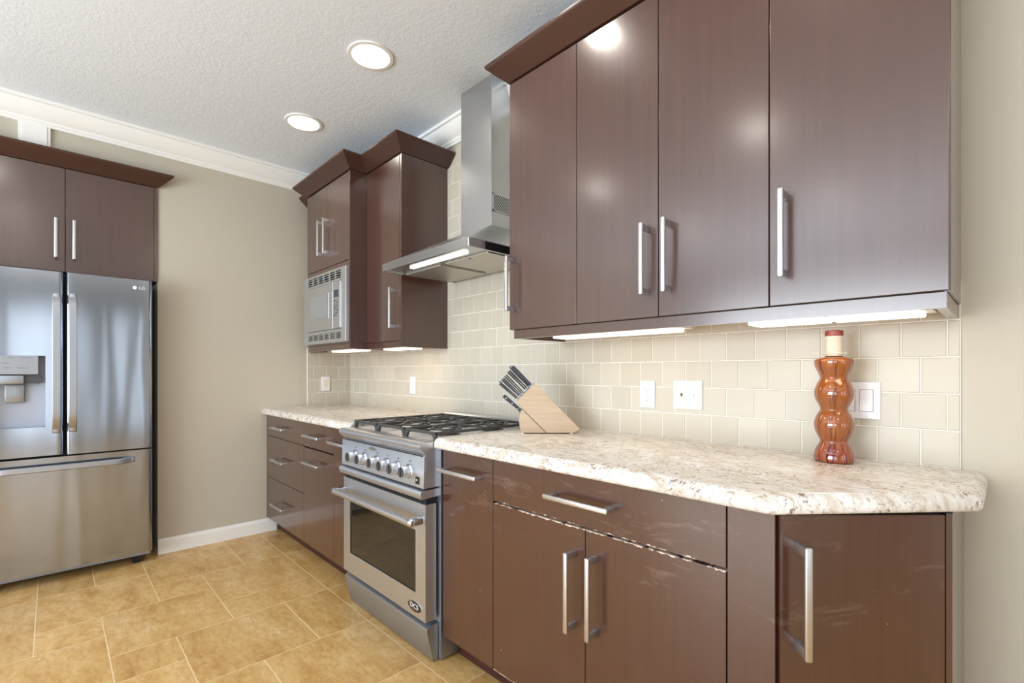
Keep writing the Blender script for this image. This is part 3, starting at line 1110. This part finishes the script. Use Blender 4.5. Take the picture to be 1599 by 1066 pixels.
# three grates side by side
gz0, gz1 = 0.939, 0.949
for gx0, gx1 in ((RX0 + 0.010, -2.166), (-2.163, -1.909), (-1.906, RX1 - 0.008)):
    gy0, gy1 = 1.152, 1.725
    w_ = 0.009
    bm = bmesh.new()
    box(bm, gx0, gy0, gz0 - 0.002, gx1, gy0 + w_, gz1, 0.002)
    box(bm, gx0, gy1 - w_, gz0 - 0.002, gx1, gy1, gz1, 0.002)
    box(bm, gx0, gy0, gz0 - 0.002, gx0 + w_, gy1, gz1, 0.002)
    box(bm, gx1 - w_, gy0, gz0 - 0.002, gx1, gy1, gz1, 0.002)
    gxc = (gx0 + gx1) / 2
    box(bm, gx0, 1.440, gz0, gx1, 1.449, gz1, 0.002)
    for by in (1.295, 1.585):
        seg = 26
        ro, ri = 0.070, 0.059
        ring = []
        for i in range(seg):
            a_ = 2 * PI * i / seg
            c_, s_ = math.cos(a_), math.sin(a_)
            ring.append([bm.verts.new((gxc + r * c_, by + r * s_, z)) for r, z in ((ro, gz0 + 0.003), (ro, gz1), (ri, gz1), (ri, gz0 + 0.003))])
        for i in range(seg):
            q0, q1 = ring[i], ring[(i + 1) % seg]
            for k2 in range(4):
                bm.faces.new((q0[k2], q0[(k2 + 1) % 4], q1[(k2 + 1) % 4], q1[k2]))
        for a_ in (0, 90, 180, 270):
            ar = math.radians(a_)
            dx, dy = math.cos(ar), math.sin(ar)
            far = 0.120 if a_ % 90 == 0 else 0.150
            p0 = Vector((gxc + dx * 0.030, by + dy * 0.030))
            p1 = Vector((gxc + dx * far, by + dy * far))
            p1.x = min(max(p1.x, gx0 + 0.006), gx1 - 0.006)
            nn = Vector((-dy, dx)) * 0.0045
            vs0 = [bm.verts.new((p.x, p.y, z)) for z in (gz0 + 0.004, gz1) for p in (p0 - nn, p0 + nn, p1 + nn, p1 - nn)]
            for f in ((3, 2, 1, 0), (4, 5, 6, 7), (0, 1, 5, 4), (1, 2, 6, 5), (2, 3, 7, 6), (3, 0, 4, 7)):
                bm.faces.new([vs0[i] for i in f])
    for lx, sg in ((gx0, 1), (gx1, -1)):
        for ly in (gy0, 1.4395, gy1 - 0.011):
            prism(bm, [(lx, gz0 + 0.001), (lx, 0.9112), (lx + sg * 0.016, 0.9112), (lx + sg * 0.019, 0.922), (lx + sg * 0.024, 0.931), (lx + sg * 0.034, 0.937), (lx + sg * 0.046, gz0 + 0.001)],
                  'y', ly, ly + 0.011)
    obj('grate', bm, 'iron', t)

# ------------------------------------------------------------------ range hood
HX0, HX1, HYF, HZ = -2.419, -1.655, 1.320, 1.757
t = thing('range_hood', 'stainless steel chimney hood with a lit lamp above the gas range', 'range hood', (-2.036, 1.6, HZ))
CX0, CX1, CYF, CZ = -2.128, -1.872, 1.645, 1.965
yb = YB - 0.011
bm = bmesh.new()
box(bm, HX0, HYF, HZ, HX1, HYF + 0.02, HZ + 0.040, 0.002)
box(bm, HX0, HYF + 0.02, HZ, HX0 + 0.012, yb, HZ + 0.040)
box(bm, HX1 - 0.012, HYF + 0.02, HZ, HX1, yb, HZ + 0.040)
obj('lip', bm, 'steel_hood', t)
bm = bmesh.new()
z0 = HZ + 0.0405
lo = [bm.verts.new(p) for p in ((HX0 + 0.004, HYF + 0.004, z0), (HX1 - 0.004, HYF + 0.004, z0), (HX1 - 0.004, yb, z0), (HX0 + 0.004, yb, z0))]
hi = [bm.verts.new(p) for p in ((CX0 - 0.003, CYF - 0.003, CZ), (CX1 + 0.003, CYF - 0.003, CZ), (CX1 + 0.003, yb, CZ), (CX0 - 0.003, yb, CZ))]
bm.faces.new(list(reversed(lo)))
bm.faces.new(hi)
for i in range(4):
    bm.faces.new((lo[i], lo[(i + 1) % 4], hi[(i + 1) % 4], hi[i]))
obj('canopy', bm, 'steel_hood', t)
chm = obj('chimney', B(CX0, CYF, CZ + 0.0005, CX1, yb, ZC - 0.001, bev=0.0015), 'steel_hood', t)
bm = bmesh.new()
gy0, gy1, gz0_, gz1_ = 1.653, 1.775, 2.040, 2.134
for a_ in ((gy0, gz0_, gy1, gz0_ + 0.006), (gy0, gz1_ - 0.006, gy1, gz1_), (gy0, gz0_, gy0 + 0.006, gz1_), (gy1 - 0.006, gz0_, gy1, gz1_)):
    box(bm, CX1 - 0.001, a_[0], a_[1], CX1 + 0.004, a_[2], a_[3])
for i in range(-8, 12):
    y0 = gy0 + i * 0.017
    q = []
    for yy, zz in ((y0, gz1_), (y0 + 0.008, gz1_), (y0 + 0.008 + 0.094, gz0_), (y0 + 0.094, gz0_)):
        q.append((yy, zz))
    lo_y, hi_y = gy0 + 0.001, gy1 - 0.001
    t0 = max(0.0, (lo_y - y0) / 0.094)
    t1 = min(1.0, (hi_y - 0.008 - y0) / 0.094)
    if t1 - t0 < 0.05:
        continue
    pa = (y0 + 0.094 * t0, gz1_ - 0.094 * t0)
    pb = (y0 + 0.094 * t1, gz1_ - 0.094 * t1)
    prism(bm, [pa, (pa[0] + 0.008, pa[1]), (pb[0] + 0.008, pb[1]), pb], 'x', CX1 - 0.001, CX1 + 0.003)
gr = obj('vent_grille', bm, 'nickel', chm)
obj('vent_backing', B(CX1 - 0.0005, gy0, gz0_, CX1 + 0.0012, gy1, gz1_), 'knob_face', chm)
# underside
obj('underside', B(HX0 + 0.012, HYF + 0.02, HZ + 0.006, HX1 - 0.012, yb, HZ + 0.016), 'steel_hood', t)
for fx0, fx1 in ((-2.395, -2.060), (-2.010, -1.680)):
    bm = bmesh.new()
    box(bm, fx0, 1.455, HZ - 0.004, fx1, 1.770, HZ + 0.006, 0.002)
    fl_ = obj('filter', bm, 'filter_steel', t)
    obj('filter_latch', B((fx0 + fx1) / 2 - 0.02, 1.46, HZ - 0.007, (fx0 + fx1) / 2 + 0.02, 1.472, HZ - 0.003), 'steel_side', fl_)
obj('lamp', B(-2.232, 1.380, HZ - 0.003, -1.760, 1.405, HZ + 0.006, bev=0.002), 'tubelit', t)
obj('control_display', B(HX1 - 0.0005, 1.417, HZ + 0.002, HX1 + 0.0015, 1.600, HZ + 0.037), 'black', t)
obj('corner_cap', B(HX1 - 0.014, HYF - 0.001, HZ - 0.0005, HX1 + 0.001, HYF + 0.012, HZ + 0.0405, bev=0.004), 'chrome', t)
area('hood_lamp_light', (-2.0, 1.393, HZ - 0.012), (0, 0, 0), 0.46, 0.04, 1.0, (1.0, 0.93, 0.80))

# ------------------------------------------------------------------ wall plates
PW = YB - 0.0095


def plate(label, cat, name, x0, x1, z0, z1, kind):
    t = thing(name, label, cat, ((x0 + x1) / 2, PW, z0))
    obj('cover_plate', B(x0, PW - 0.006, z0, x1, PW, z1, bev=0.0025), 'white', t)
    xc, zc = (x0 + x1) / 2, (z0 + z1) / 2
    y = PW - 0.0055

    def screw(xx, zz):
        bm = bmesh.new()
        lathe(bm, [(0.003, y), (0.003, y - 0.0013)], (xx, 0, zz), 'y', 12)
        obj('screw', bm, 'ivory', t)
    if kind == 'duplex':
        s = obj('socket', B(xc - 0.0165, y - 0.0025, zc - 0.033, xc + 0.0165, y + 0.001, zc + 0.033, bev=0.001), 'white', t)
        bm = bmesh.new()
        for dz in (-0.018, 0.018):
            for dx in (-0.0065, 0.0065):
                box(bm, xc + dx - 0.0012, y - 0.003, zc + dz - 0.001, xc + dx + 0.0012, y - 0.0022, zc + dz + 0.008)
            lathe(bm, [(0.0028, y - 0.0022), (0.0028, y - 0.003)], (xc, 0, zc + dz - 0.008), 'y', 10)
        obj('socket_slots', bm, 'slot', s)
        screw(xc, z0 + 0.010)
        screw(xc, z1 - 0.010)
    for side in (-1, 1):
        xs = xc + side * 0.023
        if kind == 'jacks':
            s = obj('jack_insert', B(xs - 0.0165, y - 0.0025, zc - 0.033, xs + 0.0165, y + 0.001, zc + 0.033, bev=0.001), 'ivory' if side < 0 else 'white', t,
                    label='cream phone jack insert' if side < 0 else None)
            bm = bmesh.new()
            if side < 0:
                box(bm, xs - 0.005, y - 0.0035, zc - 0.003, xs + 0.005, y - 0.002, zc + 0.006)
                box(bm, xs - 0.002, y - 0.0035, zc - 0.007, xs + 0.002, y - 0.002, zc - 0.003)
                obj('jack_port', bm, 'knob_face', s)
            else:
                lathe(bm, [(0.0062, y - 0.002), (0.0062, y - 0.004), (0.0045, y - 0.009), (0.0045, y - 0.011)], (xs, 0, zc), 'y', 14)
                obj('cable_port', bm, 'nickel', s)
            screw(xs, z0 + 0.010)
            screw(xs, z1 - 0.010)
        if kind == 'switches':
            bm = bmesh.new()
            prism(bm, [(y + 0.001, zc - 0.033), (y - 0.0045, zc - 0.033), (y - 0.0015, zc), (y - 0.003, zc + 0.033), (y + 0.001, zc + 0.033)], 'x', xs - 0.0165, xs + 0.0165)
            obj('rocker', bm, 'white', t)
            bm = bmesh.new()
            for q in ((-0.0178, -0.0343, 0.0178, -0.033), (-0.0178, 0.033, 0.0178, 0.0343), (-0.0178, -0.033, -0.0167, 0.033), (0.0167, -0.033, 0.0178, 0.033)):
                box(bm, xs + q[0], y - 0.0012, zc + q[1], xs + q[2], y + 0.001, zc + q[3])
            obj('rocker_gap', bm, 'slot', t)
            screw(xs, z0 + 0.008)
            screw(xs, z1 - 0.008)


plate('white duplex outlet on the tile between the knife block and the jack plate', 'outlet', 'wall_outlet', -1.104, -1.034, 1.050, 1.1635, 'duplex')
plate('white double plate with phone and cable jacks on the tile', 'wall plate', 'jack_plate', -0.951, -0.8315, 1.053, 1.1665, 'jacks')
plate('white double rocker switch plate on the tile behind the bottle', 'light switch', 'light_switch', -0.394, -0.2775, 1.0555, 1.1695, 'switches')
plate('white outlet on the back tile just left of the range', 'outlet', 'wall_outlet', -2.935, -2.861, 1.049, 1.167, 'duplex')
# outlet on the short tiled left wall
t = thing('wall_outlet', 'white outlet on the narrow tiled wall in the left corner', 'outlet', (XL + 0.0095, 1.61, 1.05))
x_ = XL + 0.0095
obj('cover_plate', B(x_, 1.5745, 1.049, x_ + 0.006, 1.6455, 1.164, bev=0.0025), 'white', t)
s = obj('socket', B(x_ + 0.005, 1.5935, 1.0735, x_ + 0.008, 1.6265, 1.1395, bev=0.001), 'ivory', t)
bm = bmesh.new()
for zz in (1.089, 1.125):
    for yy in (1.6035, 1.6165):
        box(bm, x_ + 0.0078, yy - 0.0012, zz - 0.001, x_ + 0.0086, yy + 0.0012, zz + 0.008)
obj('socket_slots', bm, 'slot', s)

# ------------------------------------------------------------------ knife block and knives
D0 = 2.10
SC = 748.9 / D0
KB = Vector((F2.x * D0 + R2.x * (855 - 799.5) / SC, F2.y * D0 + R2.y * (855 - 799.5) / SC, 0.930))
t = thing('knife_block', 'slanted light beech knife block on the granite beside the range', 'knife block', KB, rz=YAW)


def kp(u, v):
    return ((u - 855) / SC, (675.6 - v) / SC)


TH = 0.105
bm = bmesh.new()
prism(bm, [kp(806.8, 624.8), kp(835, 596.7), kp(906, 668.0), kp(897, 674.0), kp(853.5, 674.0), kp(815.3, 635.8)], 'y', 0.0, TH)
bmesh.ops.bevel(bm, geom=list(bm.edges), offset=0.0015, segments=2, affect='EDGES')
mb = obj('slotted_body', bm, 'beech', t, local=True)
bm = bmesh.new()
prism(bm, [kp(815.2, 637.0), kp(852.2, 674.0), kp(816, 674.0), kp(812.6, 670), kp(810.3, 655), kp(812.5, 645)], 'y', 0.004, TH - 0.004)
obj('support_wedge', bm, 'beech', t, local=True)
for fx in (816.5, 893):
    for fy in (0.012, TH - 0.012):
        bm = bmesh.new()
        p_ = kp(fx, 675)
        lathe(bm, [(0.006, 0.0), (0.006, 0.0048)], (p_[0], fy, 0.0), 'z', 14)
        obj('foot', bm, 'white', t, local=True)
bm = bmesh.new()


def knife(name, label, p_butt, p_block, ydep, wid, thick, spine=None, rivets=False):
    """knife whose handle runs from the butt to the block face; blade continues into the slot"""
    a_, b_ = Vector((*kp(*p_butt), 0)), Vector((*kp(*p_block), 0))
    d = (b_ - a_)
    L = d.length
    d.normalize()
    n = Vector((-d.y, d.x, 0))
    kb = thing(name, label, 'knife', KB, 'knives standing in the block', rz=YAW)

    def prof(pts, y0, y1, nm, mat, parent, bev=0.0):
        bm = bmesh.new()
        prism(bm, [tuple((a_ + d * (s * L) + n * o)[:2]) for s, o in pts], 'y', y0, y1)
        if bev:
            bmesh.ops.bevel(bm, geom=list(bm.edges), offset=bev, segments=2, affect='EDGES')
        return obj(nm, bm, mat, parent, local=True, smooth=False)
    h = wid / 2
    hd = prof([(0.0, -h * 0.8), (0.03, -h), (0.25, -h), (0.55, -h * 0.8), (0.8, -h * 0.62), (0.93, -h * 0.8), (0.93, h * 0.8), (0.7, h * 0.85), (0.3, h), (0.04, h), (0.0, h * 0.75)],
              ydep - thick / 2, ydep + thick / 2, 'handle', 'handle_black', kb, 0.0018)
    prof([(0.93, -h * 0.8), (0.995, -h * 1.05), (0.995, h * 1.05), (0.93, h * 0.8)], ydep - thick * 0.4, ydep + thick * 0.4, 'bolster', 'steel_side' if spine else 'handle_black', kb)
    if spine:
        prof([(-0.01, -h * 0.9), (0.93, -h * 0.5), (0.93, h * 0.72), (0.3, h * 1.06), (-0.01, h * 0.85)], ydep - 0.0016, ydep + 0.0016, 'tang', 'nickel', kb)
        prof([(-0.02, -h * 0.8), (0.0, -h * 0.85), (0.0, h * 0.85), (-0.02, h * 0.6)], ydep - thick * 0.42, ydep + thick * 0.42, 'butt_cap', 'steel_side', kb)
    if rivets:
        for s_ in (0.16, 0.5, 0.86):
            bm = bmesh.new()
            c_ = a_ + d * (s_ * L)
            lathe(bm, [(0.0032, ydep - thick / 2 - 0.0008), (0.0032, ydep - thick / 2 + 0.001)], (c_.x, 0, c_.y), 'y', 12)
            obj('rivet', bm, 'chrome', hd, local=True)


KN = 'kitchen_knife'
knife(KN, 'large black-handled chef knife in the topmost slot of the block', (799.5, 570.5), (831.0, 602.0), 0.030, 0.019, 0.018, True)
knife(KN, 'black-handled knife half hidden behind the large chef knife at the top', (796.5, 570.0), (828.0, 603.5), 0.078, 0.016, 0.016, True)
knife(KN, 'silver-edged knife in the second row from the top, nearer the camera', (792.6, 578.8), (822.5, 608.4), 0.026, 0.0095, 0.014, True)
knife(KN, 'black-handled knife in the second row from the top, nearer the wall', (795.0, 576.4), (824.6, 606.2), 0.078, 0.008, 0.014, True)
knife(KN, 'black-handled knife in the third row from the top, nearer the camera', (787.6, 585.6), (816.8, 614.4), 0.026, 0.0075, 0.012, True)
knife(KN, 'black-handled knife in the third row from the top, nearer the wall', (789.8, 583.4), (818.6, 612.6), 0.078, 0.0065, 0.012, True)
knife(KN, 'broad dark-handled knife in the fourth row from the top, nearer the camera', (783.4, 591.0), (813.0, 618.6), 0.030, 0.010, 0.013, True)
knife(KN, 'dark-handled knife in the fourth row from the top, nearer the wall', (785.0, 588.6), (814.6, 616.8), 0.080, 0.0065, 0.012, True)
knife(KN, 'thin silver-edged knife in the lowest main row, nearer the camera', (779.4, 597.4), (808.6, 622.6), 0.026, 0.0075, 0.012, True)
knife(KN, 'thin knife in the lowest main row, nearer the wall', (779.0, 594.2), (809.8, 621.6), 0.078, 0.0065, 0.012, True)
knife('paring_knife', 'small riveted paring knife in the separate slot below the others', (786.0, 616.4), (813.4, 640.6), 0.040, 0.017, 0.013, None, True)

# ------------------------------------------------------------------ ceramic bottle
BO = (-0.374, 1.708, 0.930)
t = thing('bottle', 'orange-brown glazed ceramic bottle with bulging tiers and a cord-wrapped neck', 'bottle', BO)
S_ = 1 / 512.0
prof = [(24.0, 0.0), (26.8, 3), (27.0, 9), (25.0, 18), (20.5, 27), (18.8, 31), (19.6, 35), (24.0, 44), (26.6, 54), (26.4, 62), (23.0, 72), (19.0, 79), (18.7, 82),
        (20.5, 87), (24.5, 95), (26.3, 104), (25.6, 112), (21.8, 122), (18.8, 128), (18.8, 131), (21.0, 137), (25.0, 146), (26.4, 153), (25.6, 157.5), (20.0, 160.5), (12.5, 162), (10.8, 164)]
bm = bmesh.new()
seg, sub = 60, 3
import itertools
# smooth the profile with a Catmull-Rom curve
pp = []
for i in range(len(prof) - 1):
    p0, p1, p2, p3 = prof[max(i - 1, 0)], prof[i], prof[i + 1], prof[min(i + 2, len(prof) - 1)]
    for s in range(sub):
        u = s / sub
        pp.append(tuple(0.5 * (2 * p1[k] + (p2[k] - p0[k]) * u + (2 * p0[k] - 5 * p1[k] + 4 * p2[k] - p3[k]) * u * u + (3 * p1[k] - p0[k] - 3 * p2[k] + p3[k]) * u ** 3) for k in (0, 1)))
pp.append(prof[-1])
rings = []
for r, h in pp:
    rings.append([bm.verts.new((r * S_ * (1 + 0.007 * math.cos(9 * a_)) * math.cos(a_), r * S_ * (1 + 0.007 * math.cos(9 * a_)) * math.sin(a_), max(h, 0) * S_))
                  for a_ in [2 * PI * i / seg for i in range(seg)]])
for r0, r1 in zip(rings, rings[1:]):
    for i in range(seg):
        bm.faces.new((r0[i], r0[(i + 1) % seg], r1[(i + 1) % seg], r1[i]))
bm.faces.new(list(reversed(rings[0])))
bm.faces.new(rings[-1])
obj('body', bm, 'glaze', t, smooth=True, local=True)
bm = bmesh.new()
pr = []
nw = 15
for i in range(nw):
    h0 = 163.5 + i * 2.0
    rr = 11.3
    pr += [(rr * S_, h0 * S_), ((rr + 0.7) * S_, (h0 + 0.6) * S_), ((rr + 0.7) * S_, (h0 + 1.3) * S_)]
lathe(bm, [(10.5 * S_, 163.2 * S_)] + pr + [(10.5 * S_, 194.5 * S_)], (0, 0, 0), 'z', 32)
obj('cord_wrap', bm, 'rope', t, smooth=True, local=True)
bm = bmesh.new()
for k2 in range(3):
    n = 40
    tube(bm, [((13.8 + k2 * 0.7) * S_ * math.cos(2 * PI * i / n) * (1 + 0.12 * math.sin(3 * i + k2)), (13.8 + k2 * 0.7) * S_ * math.sin(2 * PI * i / n),
               (164.5 + k2 * 1.1 + 1.2 * math.sin(2 * PI * i / n + k2)) * S_) for i in range(n + 1)], 0.0011, 6)
tube(bm, [(-14 * S_, 0, 166 * S_), (-20 * S_, -6 * S_, 167 * S_), (-27 * S_, -8 * S_, 168.5 * S_)], 0.0009, 6)
obj('cord_tie', bm, 'rope', t, smooth=True, local=True)
bm = bmesh.new()
lathe(bm, [(10.5 * S_, 194 * S_), (12.2 * S_, 195 * S_), (12.5 * S_, 197 * S_), (12.0 * S_, 198.5 * S_), (12.3 * S_, 200.5 * S_), (12.0 * S_, 202 * S_), (9.0 * S_, 202.8 * S_)], (0, 0, 0), 'z', 32)
obj('rim', bm, 'cap', t, smooth=True, local=True)

# ------------------------------------------------------------------ refrigerator and the cabinet above it
FX, FY0, FY1 = -3.750, -0.355, 0.4535
t = thing('refrigerator', 'stainless steel french-door refrigerator with bottom freezer and water dispenser', 'refrigerator', (-4.1, 0.05, 0))
obj('body', B(-4.55, FY0 + 0.004, 0.045, FX - 0.062, FY1 - 0.003, 1.765), 'disp_grey', t)
bm = bmesh.new()
for yy in (FY0 + 0.05, FY1 - 0.09):
    for xx in (-4.5, FX - 0.11):
        obj('foot', B(xx, yy, 0.001, xx + 0.04, yy + 0.04, 0.0455), 'black', t)


def fridge_front(y0, y1, z0, z1, hole=None):
    """gently bowed steel front facing +x"""
    bm = bmesh.new()
    yc, hw = (FY0 + FY1) / 2, (FY1 - FY0) / 2

    def fx(y):
        e = 0.0
        for edge in (y0, y1):
            dd = abs(y - edge)
            if dd < 0.012:
                e = max(e, 0.010 * (1 - dd / 0.012) ** 2)
        return FX + 0.0015 - 0.003 * ((y - yc) / hw) ** 2 - e
    n = 40
    ys = sorted(set([y0 + (y1 - y0) * i / n for i in range(n + 1)] + [y0 + q for q in (0.003, 0.006, 0.009)] + [y1 - q for q in (0.003, 0.006, 0.009)] + ([hole[0], hole[1]] if hole else [])))
    zs = [z0, z1] if not hole else [z0, hole[2], hole[3], z1]
    gv = {}

    def V(i, j, back=False):
        key = (i, j, back)
        if key not in gv:
            gv[key] = bm.verts.new((FX - 0.060 if back else fx(ys[i]), ys[i], zs[j]))
        return gv[key]
    for j in range(len(zs) - 1):
        for i in range(len(ys) - 1):
            if hole and j == 1 and hole[0] - 1e-6 <= ys[i] and ys[i + 1] <= hole[1] + 1e-6:
                continue
            bm.faces.new((V(i, j), V(i + 1, j), V(i + 1, j + 1), V(i, j + 1)))
    for i in range(len(ys) - 1):
        bm.faces.new((V(i, 0), V(i, 0, True), V(i + 1, 0, True), V(i + 1, 0)))
        m_ = len(zs) - 1
        bm.faces.new((V(i, m_), V(i + 1, m_), V(i + 1, m_, True), V(i, m_, True)))
    for j in range(len(zs) - 1):
        bm.faces.new((V(0, j), V(0, j + 1), V(0, j + 1, True), V(0, j, True)))
        m_ = len(ys) - 1
        bm.faces.new((V(m_, j), V(m_, j, True), V(m_, j + 1, True), V(m_, j + 1)))
    bm.faces.new([V(i, 0, True) for i in (0, len(ys) - 1)] + [V(i, len(zs) - 1, True) for i in (len(ys) - 1, 0)]) if False else None
    return bm


HOLE = (-0.262, -0.029, 0.893, 1.291)
dl = obj('door', fridge_front(FY0, 0.0435, 0.732, 1.770, HOLE), 'steel_fridge', t, smooth=True)
drr = obj('door', fridge_front(0.0570, FY1, 0.728, 1.772), 'steel_fridge', t, smooth=True)
fd = obj('freezer_drawer', fridge_front(FY0, FY1, 0.076, 0.719), 'steel_fridge', t, smooth=True)
obj('door_seal', B(FX - 0.062, FY0 + 0.006, 0.08, FX - 0.0605, FY1 - 0.006, 1.764), 'dark', t)


def bowed_bar(y0, y1, z0, z1, axis):
    """flat bowed handle; axis 'z' for the doors, 'y' for the drawer"""
    bm = bmesh.new()
    n = 24
    rings = []
    for i in range(n + 1):
        s = i / n
        e = min(s, 1 - s)
        out = 0.012 + 0.040 * min(1.0, (e / 0.10)) ** 0.6 + 0.008 * math.sin(PI * s)
        xo, xi = FX + out, FX + max(out - 0.016, 0.0)
        if axis == 'z':
            z = z0 + (z1 - z0) * s
            m_ = 0.003
            rings.append([bm.verts.new(p) for p in ((xi, y0, z), (xo - m_, y0, z), (xo, y0 + m_, z), (xo, y1 - m_, z), (xo - m_, y1, z), (xi, y1, z))])
        else:
            y = y0 + (y1 - y0) * s
            m_ = 0.004
            rings.append([bm.verts.new(p) for p in ((xi, y, z0), (xo - m_, y, z0), (xo, y, z0 + m_), (xo, y, z1 - m_), (xo - m_, y, z1), (xi, y, z1))])
    for r0, r1 in zip(rings, rings[1:]):
        for i in range(6):
            bm.faces.new((r0[i], r0[(i + 1) % 6], r1[(i + 1) % 6], r1[i]))
    bm.faces.new(list(reversed(rings[0])))
    bm.faces.new(rings[-1])
    if axis == 'z':
        for za in (z0 + 0.004, z1 - 0.05):
            box(bm, FX - 0.004, y0 + 0.004, za, FX + 0.03, y1 - 0.004, za + 0.046, 0.004)
    else:
        for ya in (y0 + 0.004, y1 - 0.05):
            box(bm, FX - 0.006, ya, z0 + 0.004, FX + 0.03, ya + 0.046, z1 - 0.004, 0.004)
    return bm


obj('handle', bowed_bar(-0.002, 0.033, 0.855, 1.648, 'z'), 'steel_handle', dl, smooth=True)
obj('handle', bowed_bar(0.066, 0.101, 0.857, 1.653, 'z'), 'steel_handle', drr, smooth=True)
obj('handle', bowed_bar(FY0 + 0.09, 0.366, 0.649, 0.681, 'y'), 'steel_handle', fd, smooth=True)
# maker's mark
bm = bmesh.new()
lathe(bm, [(0.0105, FX - 0.008), (0.0105, FX + 0.0012)], (0, 0.366, 1.722), 'x', 24)
obj('maker_roundel', bm, 'white', drr)
text_mesh('maker_lettering', 'LG', 0.026, 'white', drr, (FX + 0.0012, 0.402, 1.7215), (0, 1, 0), (0, 0, 1), 0.0012)
# dispenser
bm = bmesh.new()
h0, h1, hz0, hz1 = HOLE
xb = FX - 0.058
box(bm, xb - 0.003, h0, hz0, xb, h1, hz1)
box(bm, xb, h0 - 0.004, hz0 - 0.004, FX - 0.004, h1 + 0.004, hz0)
box(bm, xb, h0 - 0.004, hz1, FX - 0.006, h1 + 0.004, hz1 + 0.004)
box(bm, xb, h0 - 0.004, hz0, FX - 0.006, h0, hz1)
box(bm, xb, h1, hz0, FX - 0.006, h1 + 0.004, hz1)
dsp = obj('dispenser_recess', bm, 'disp_grey', dl)
obj('dispenser_panel', B(FX - 0.05, h0 + 0.002, 1.188, FX + 0.004, -0.057, 1.290, bev=0.002), 'disp_panel', dl)
bm = bmesh.new()
prism(bm, [(h0 + 0.002, 1.188), (-0.05, 1.188), (-0.042, 1.155), (-0.052, 1.137), (h0 + 0.002, 1.137)], 'x', xb + 0.001, FX - 0.016)
obj('dispenser_hood', bm, 'disp_dark', dl)
obj('dispenser_spout', B(FX - 0.044, -0.235, 1.135, FX - 0.004, -0.113, 1.183, bev=0.006), 'steel_side', dl, smooth=True)
obj('dispenser_paddle', B(FX - 0.050, -0.190, 1.032, FX - 0.040, -0.112, 1.134, bev=0.006), 'disp_panel', dl, smooth=True)
bm = bmesh.new()
for ya, yb_, za in ((-0.178, -0.152, 1.279), (-0.128, -0.085, 1.278), (-0.19, -0.16, 1.222), (-0.14, -0.11, 1.222), (-0.2, -0.17, 1.246), (-0.105, -0.095, 1.222)):
    box(bm, FX + 0.0035, ya, za, FX + 0.0046, yb_, za + 0.0035)
obj('dispenser_print', bm, 'print', dl)

# cabinet above the refrigerator
GX_ = XL + 0.012
t = thing('wall_cabinet', 'dark brown two-door cabinet over the refrigerator', 'cabinet', (-4.1, 0.05, 1.79))
obj('body', B(-4.58, NY0 + 0.002, 1.792, GX_ - 0.021, NY1 - 0.002, 2.405), 'gap', t)
obj('stile', B(GX_ - 0.0208, 0.4795, 1.794, GX_ - 0.004, NY1 - 0.002, 2.408), 'lacquer', t)


def side_front(y0, y1, z0, z1):
    return obj('door', B(GX_ - 0.02, y0 + 0.0015, z0, GX_, y1 - 0.0015, z1, bev=0.0012), 'lacquer', t)


d = side_front(0.0545, 0.4795, 1.794, 2.406)
bar_handle(d, (GX_, 0.0925, 1.983), (0, 0, 1), (1, 0, 0), 0.232, 0.205)
d = side_front(NY0 + 0.004, 0.0545, 1.794, 2.406)
bar_handle(d, (GX_, 0.0135, 1.983), (0, 0, 1), (1, 0, 0), 0.232, 0.205)
bm = bmesh.new()
CF = [(o_, z_ - 2.4985 + 2.409) for o_, z_ in CP]
sweep(bm, [(GX_ - 0.0, -0.9), (GX_ - 0.0, NY1 - 0.003)], [(o_, z_) for o_, z_ in CF if o_ >= -0.001] + [(-0.0005, CF[4][1])], (False, True))
ident(obj('cabinet_crown', bm, 'crown_wood'), 'sloping dark brown crown moulding above the refrigerator cabinet', 'crown moulding')

# ------------------------------------------------------------------ recessed ceiling lamps
names = {0: 'round white recessed ceiling light farther from the camera, nearer the left wall', 1: 'round white recessed ceiling light nearer the camera and the hood chimney'}
for i, (cx, cy) in enumerate(CAN_SPOTS):
    if i < 2:
        t = thing('recessed_light', names[i], 'ceiling light', (cx, cy, ZC), 'recessed ceiling lights')
        bm = bmesh.new()
        n = 48
        prof_ = [(0.109, ZC - 0.001), (0.107, ZC - 0.007), (0.090, ZC - 0.008), (0.086, ZC - 0.002), (0.074, ZC + 0.060), (0.0742, ZC + 0.061), (0.091, ZC - 0.0005)]
        rings = [[bm.verts.new((cx + r * math.cos(2 * PI * a_ / n), cy + r * math.sin(2 * PI * a_ / n), z)) for a_ in range(n)] for r, z in prof_]
        for r0, r1 in zip(rings, rings[1:] + rings[:1]):
            for a_ in range(n):
                bm.faces.new((r0[a_], r0[(a_ + 1) % n], r1[(a_ + 1) % n], r1[a_]))
        obj('trim_ring', bm, 'trimwhite', t, smooth=True)
        bm = bmesh.new()
        lathe(bm, [(0.0735, ZC + 0.050), (0.0735, ZC + 0.052)], (cx, cy, 0), 'z', 40)
        obj('lens', bm, 'canlit', t)
        can_light(cx, cy, ZC + 0.046)
    else:
        can_light(cx, cy, ZC - 0.002)
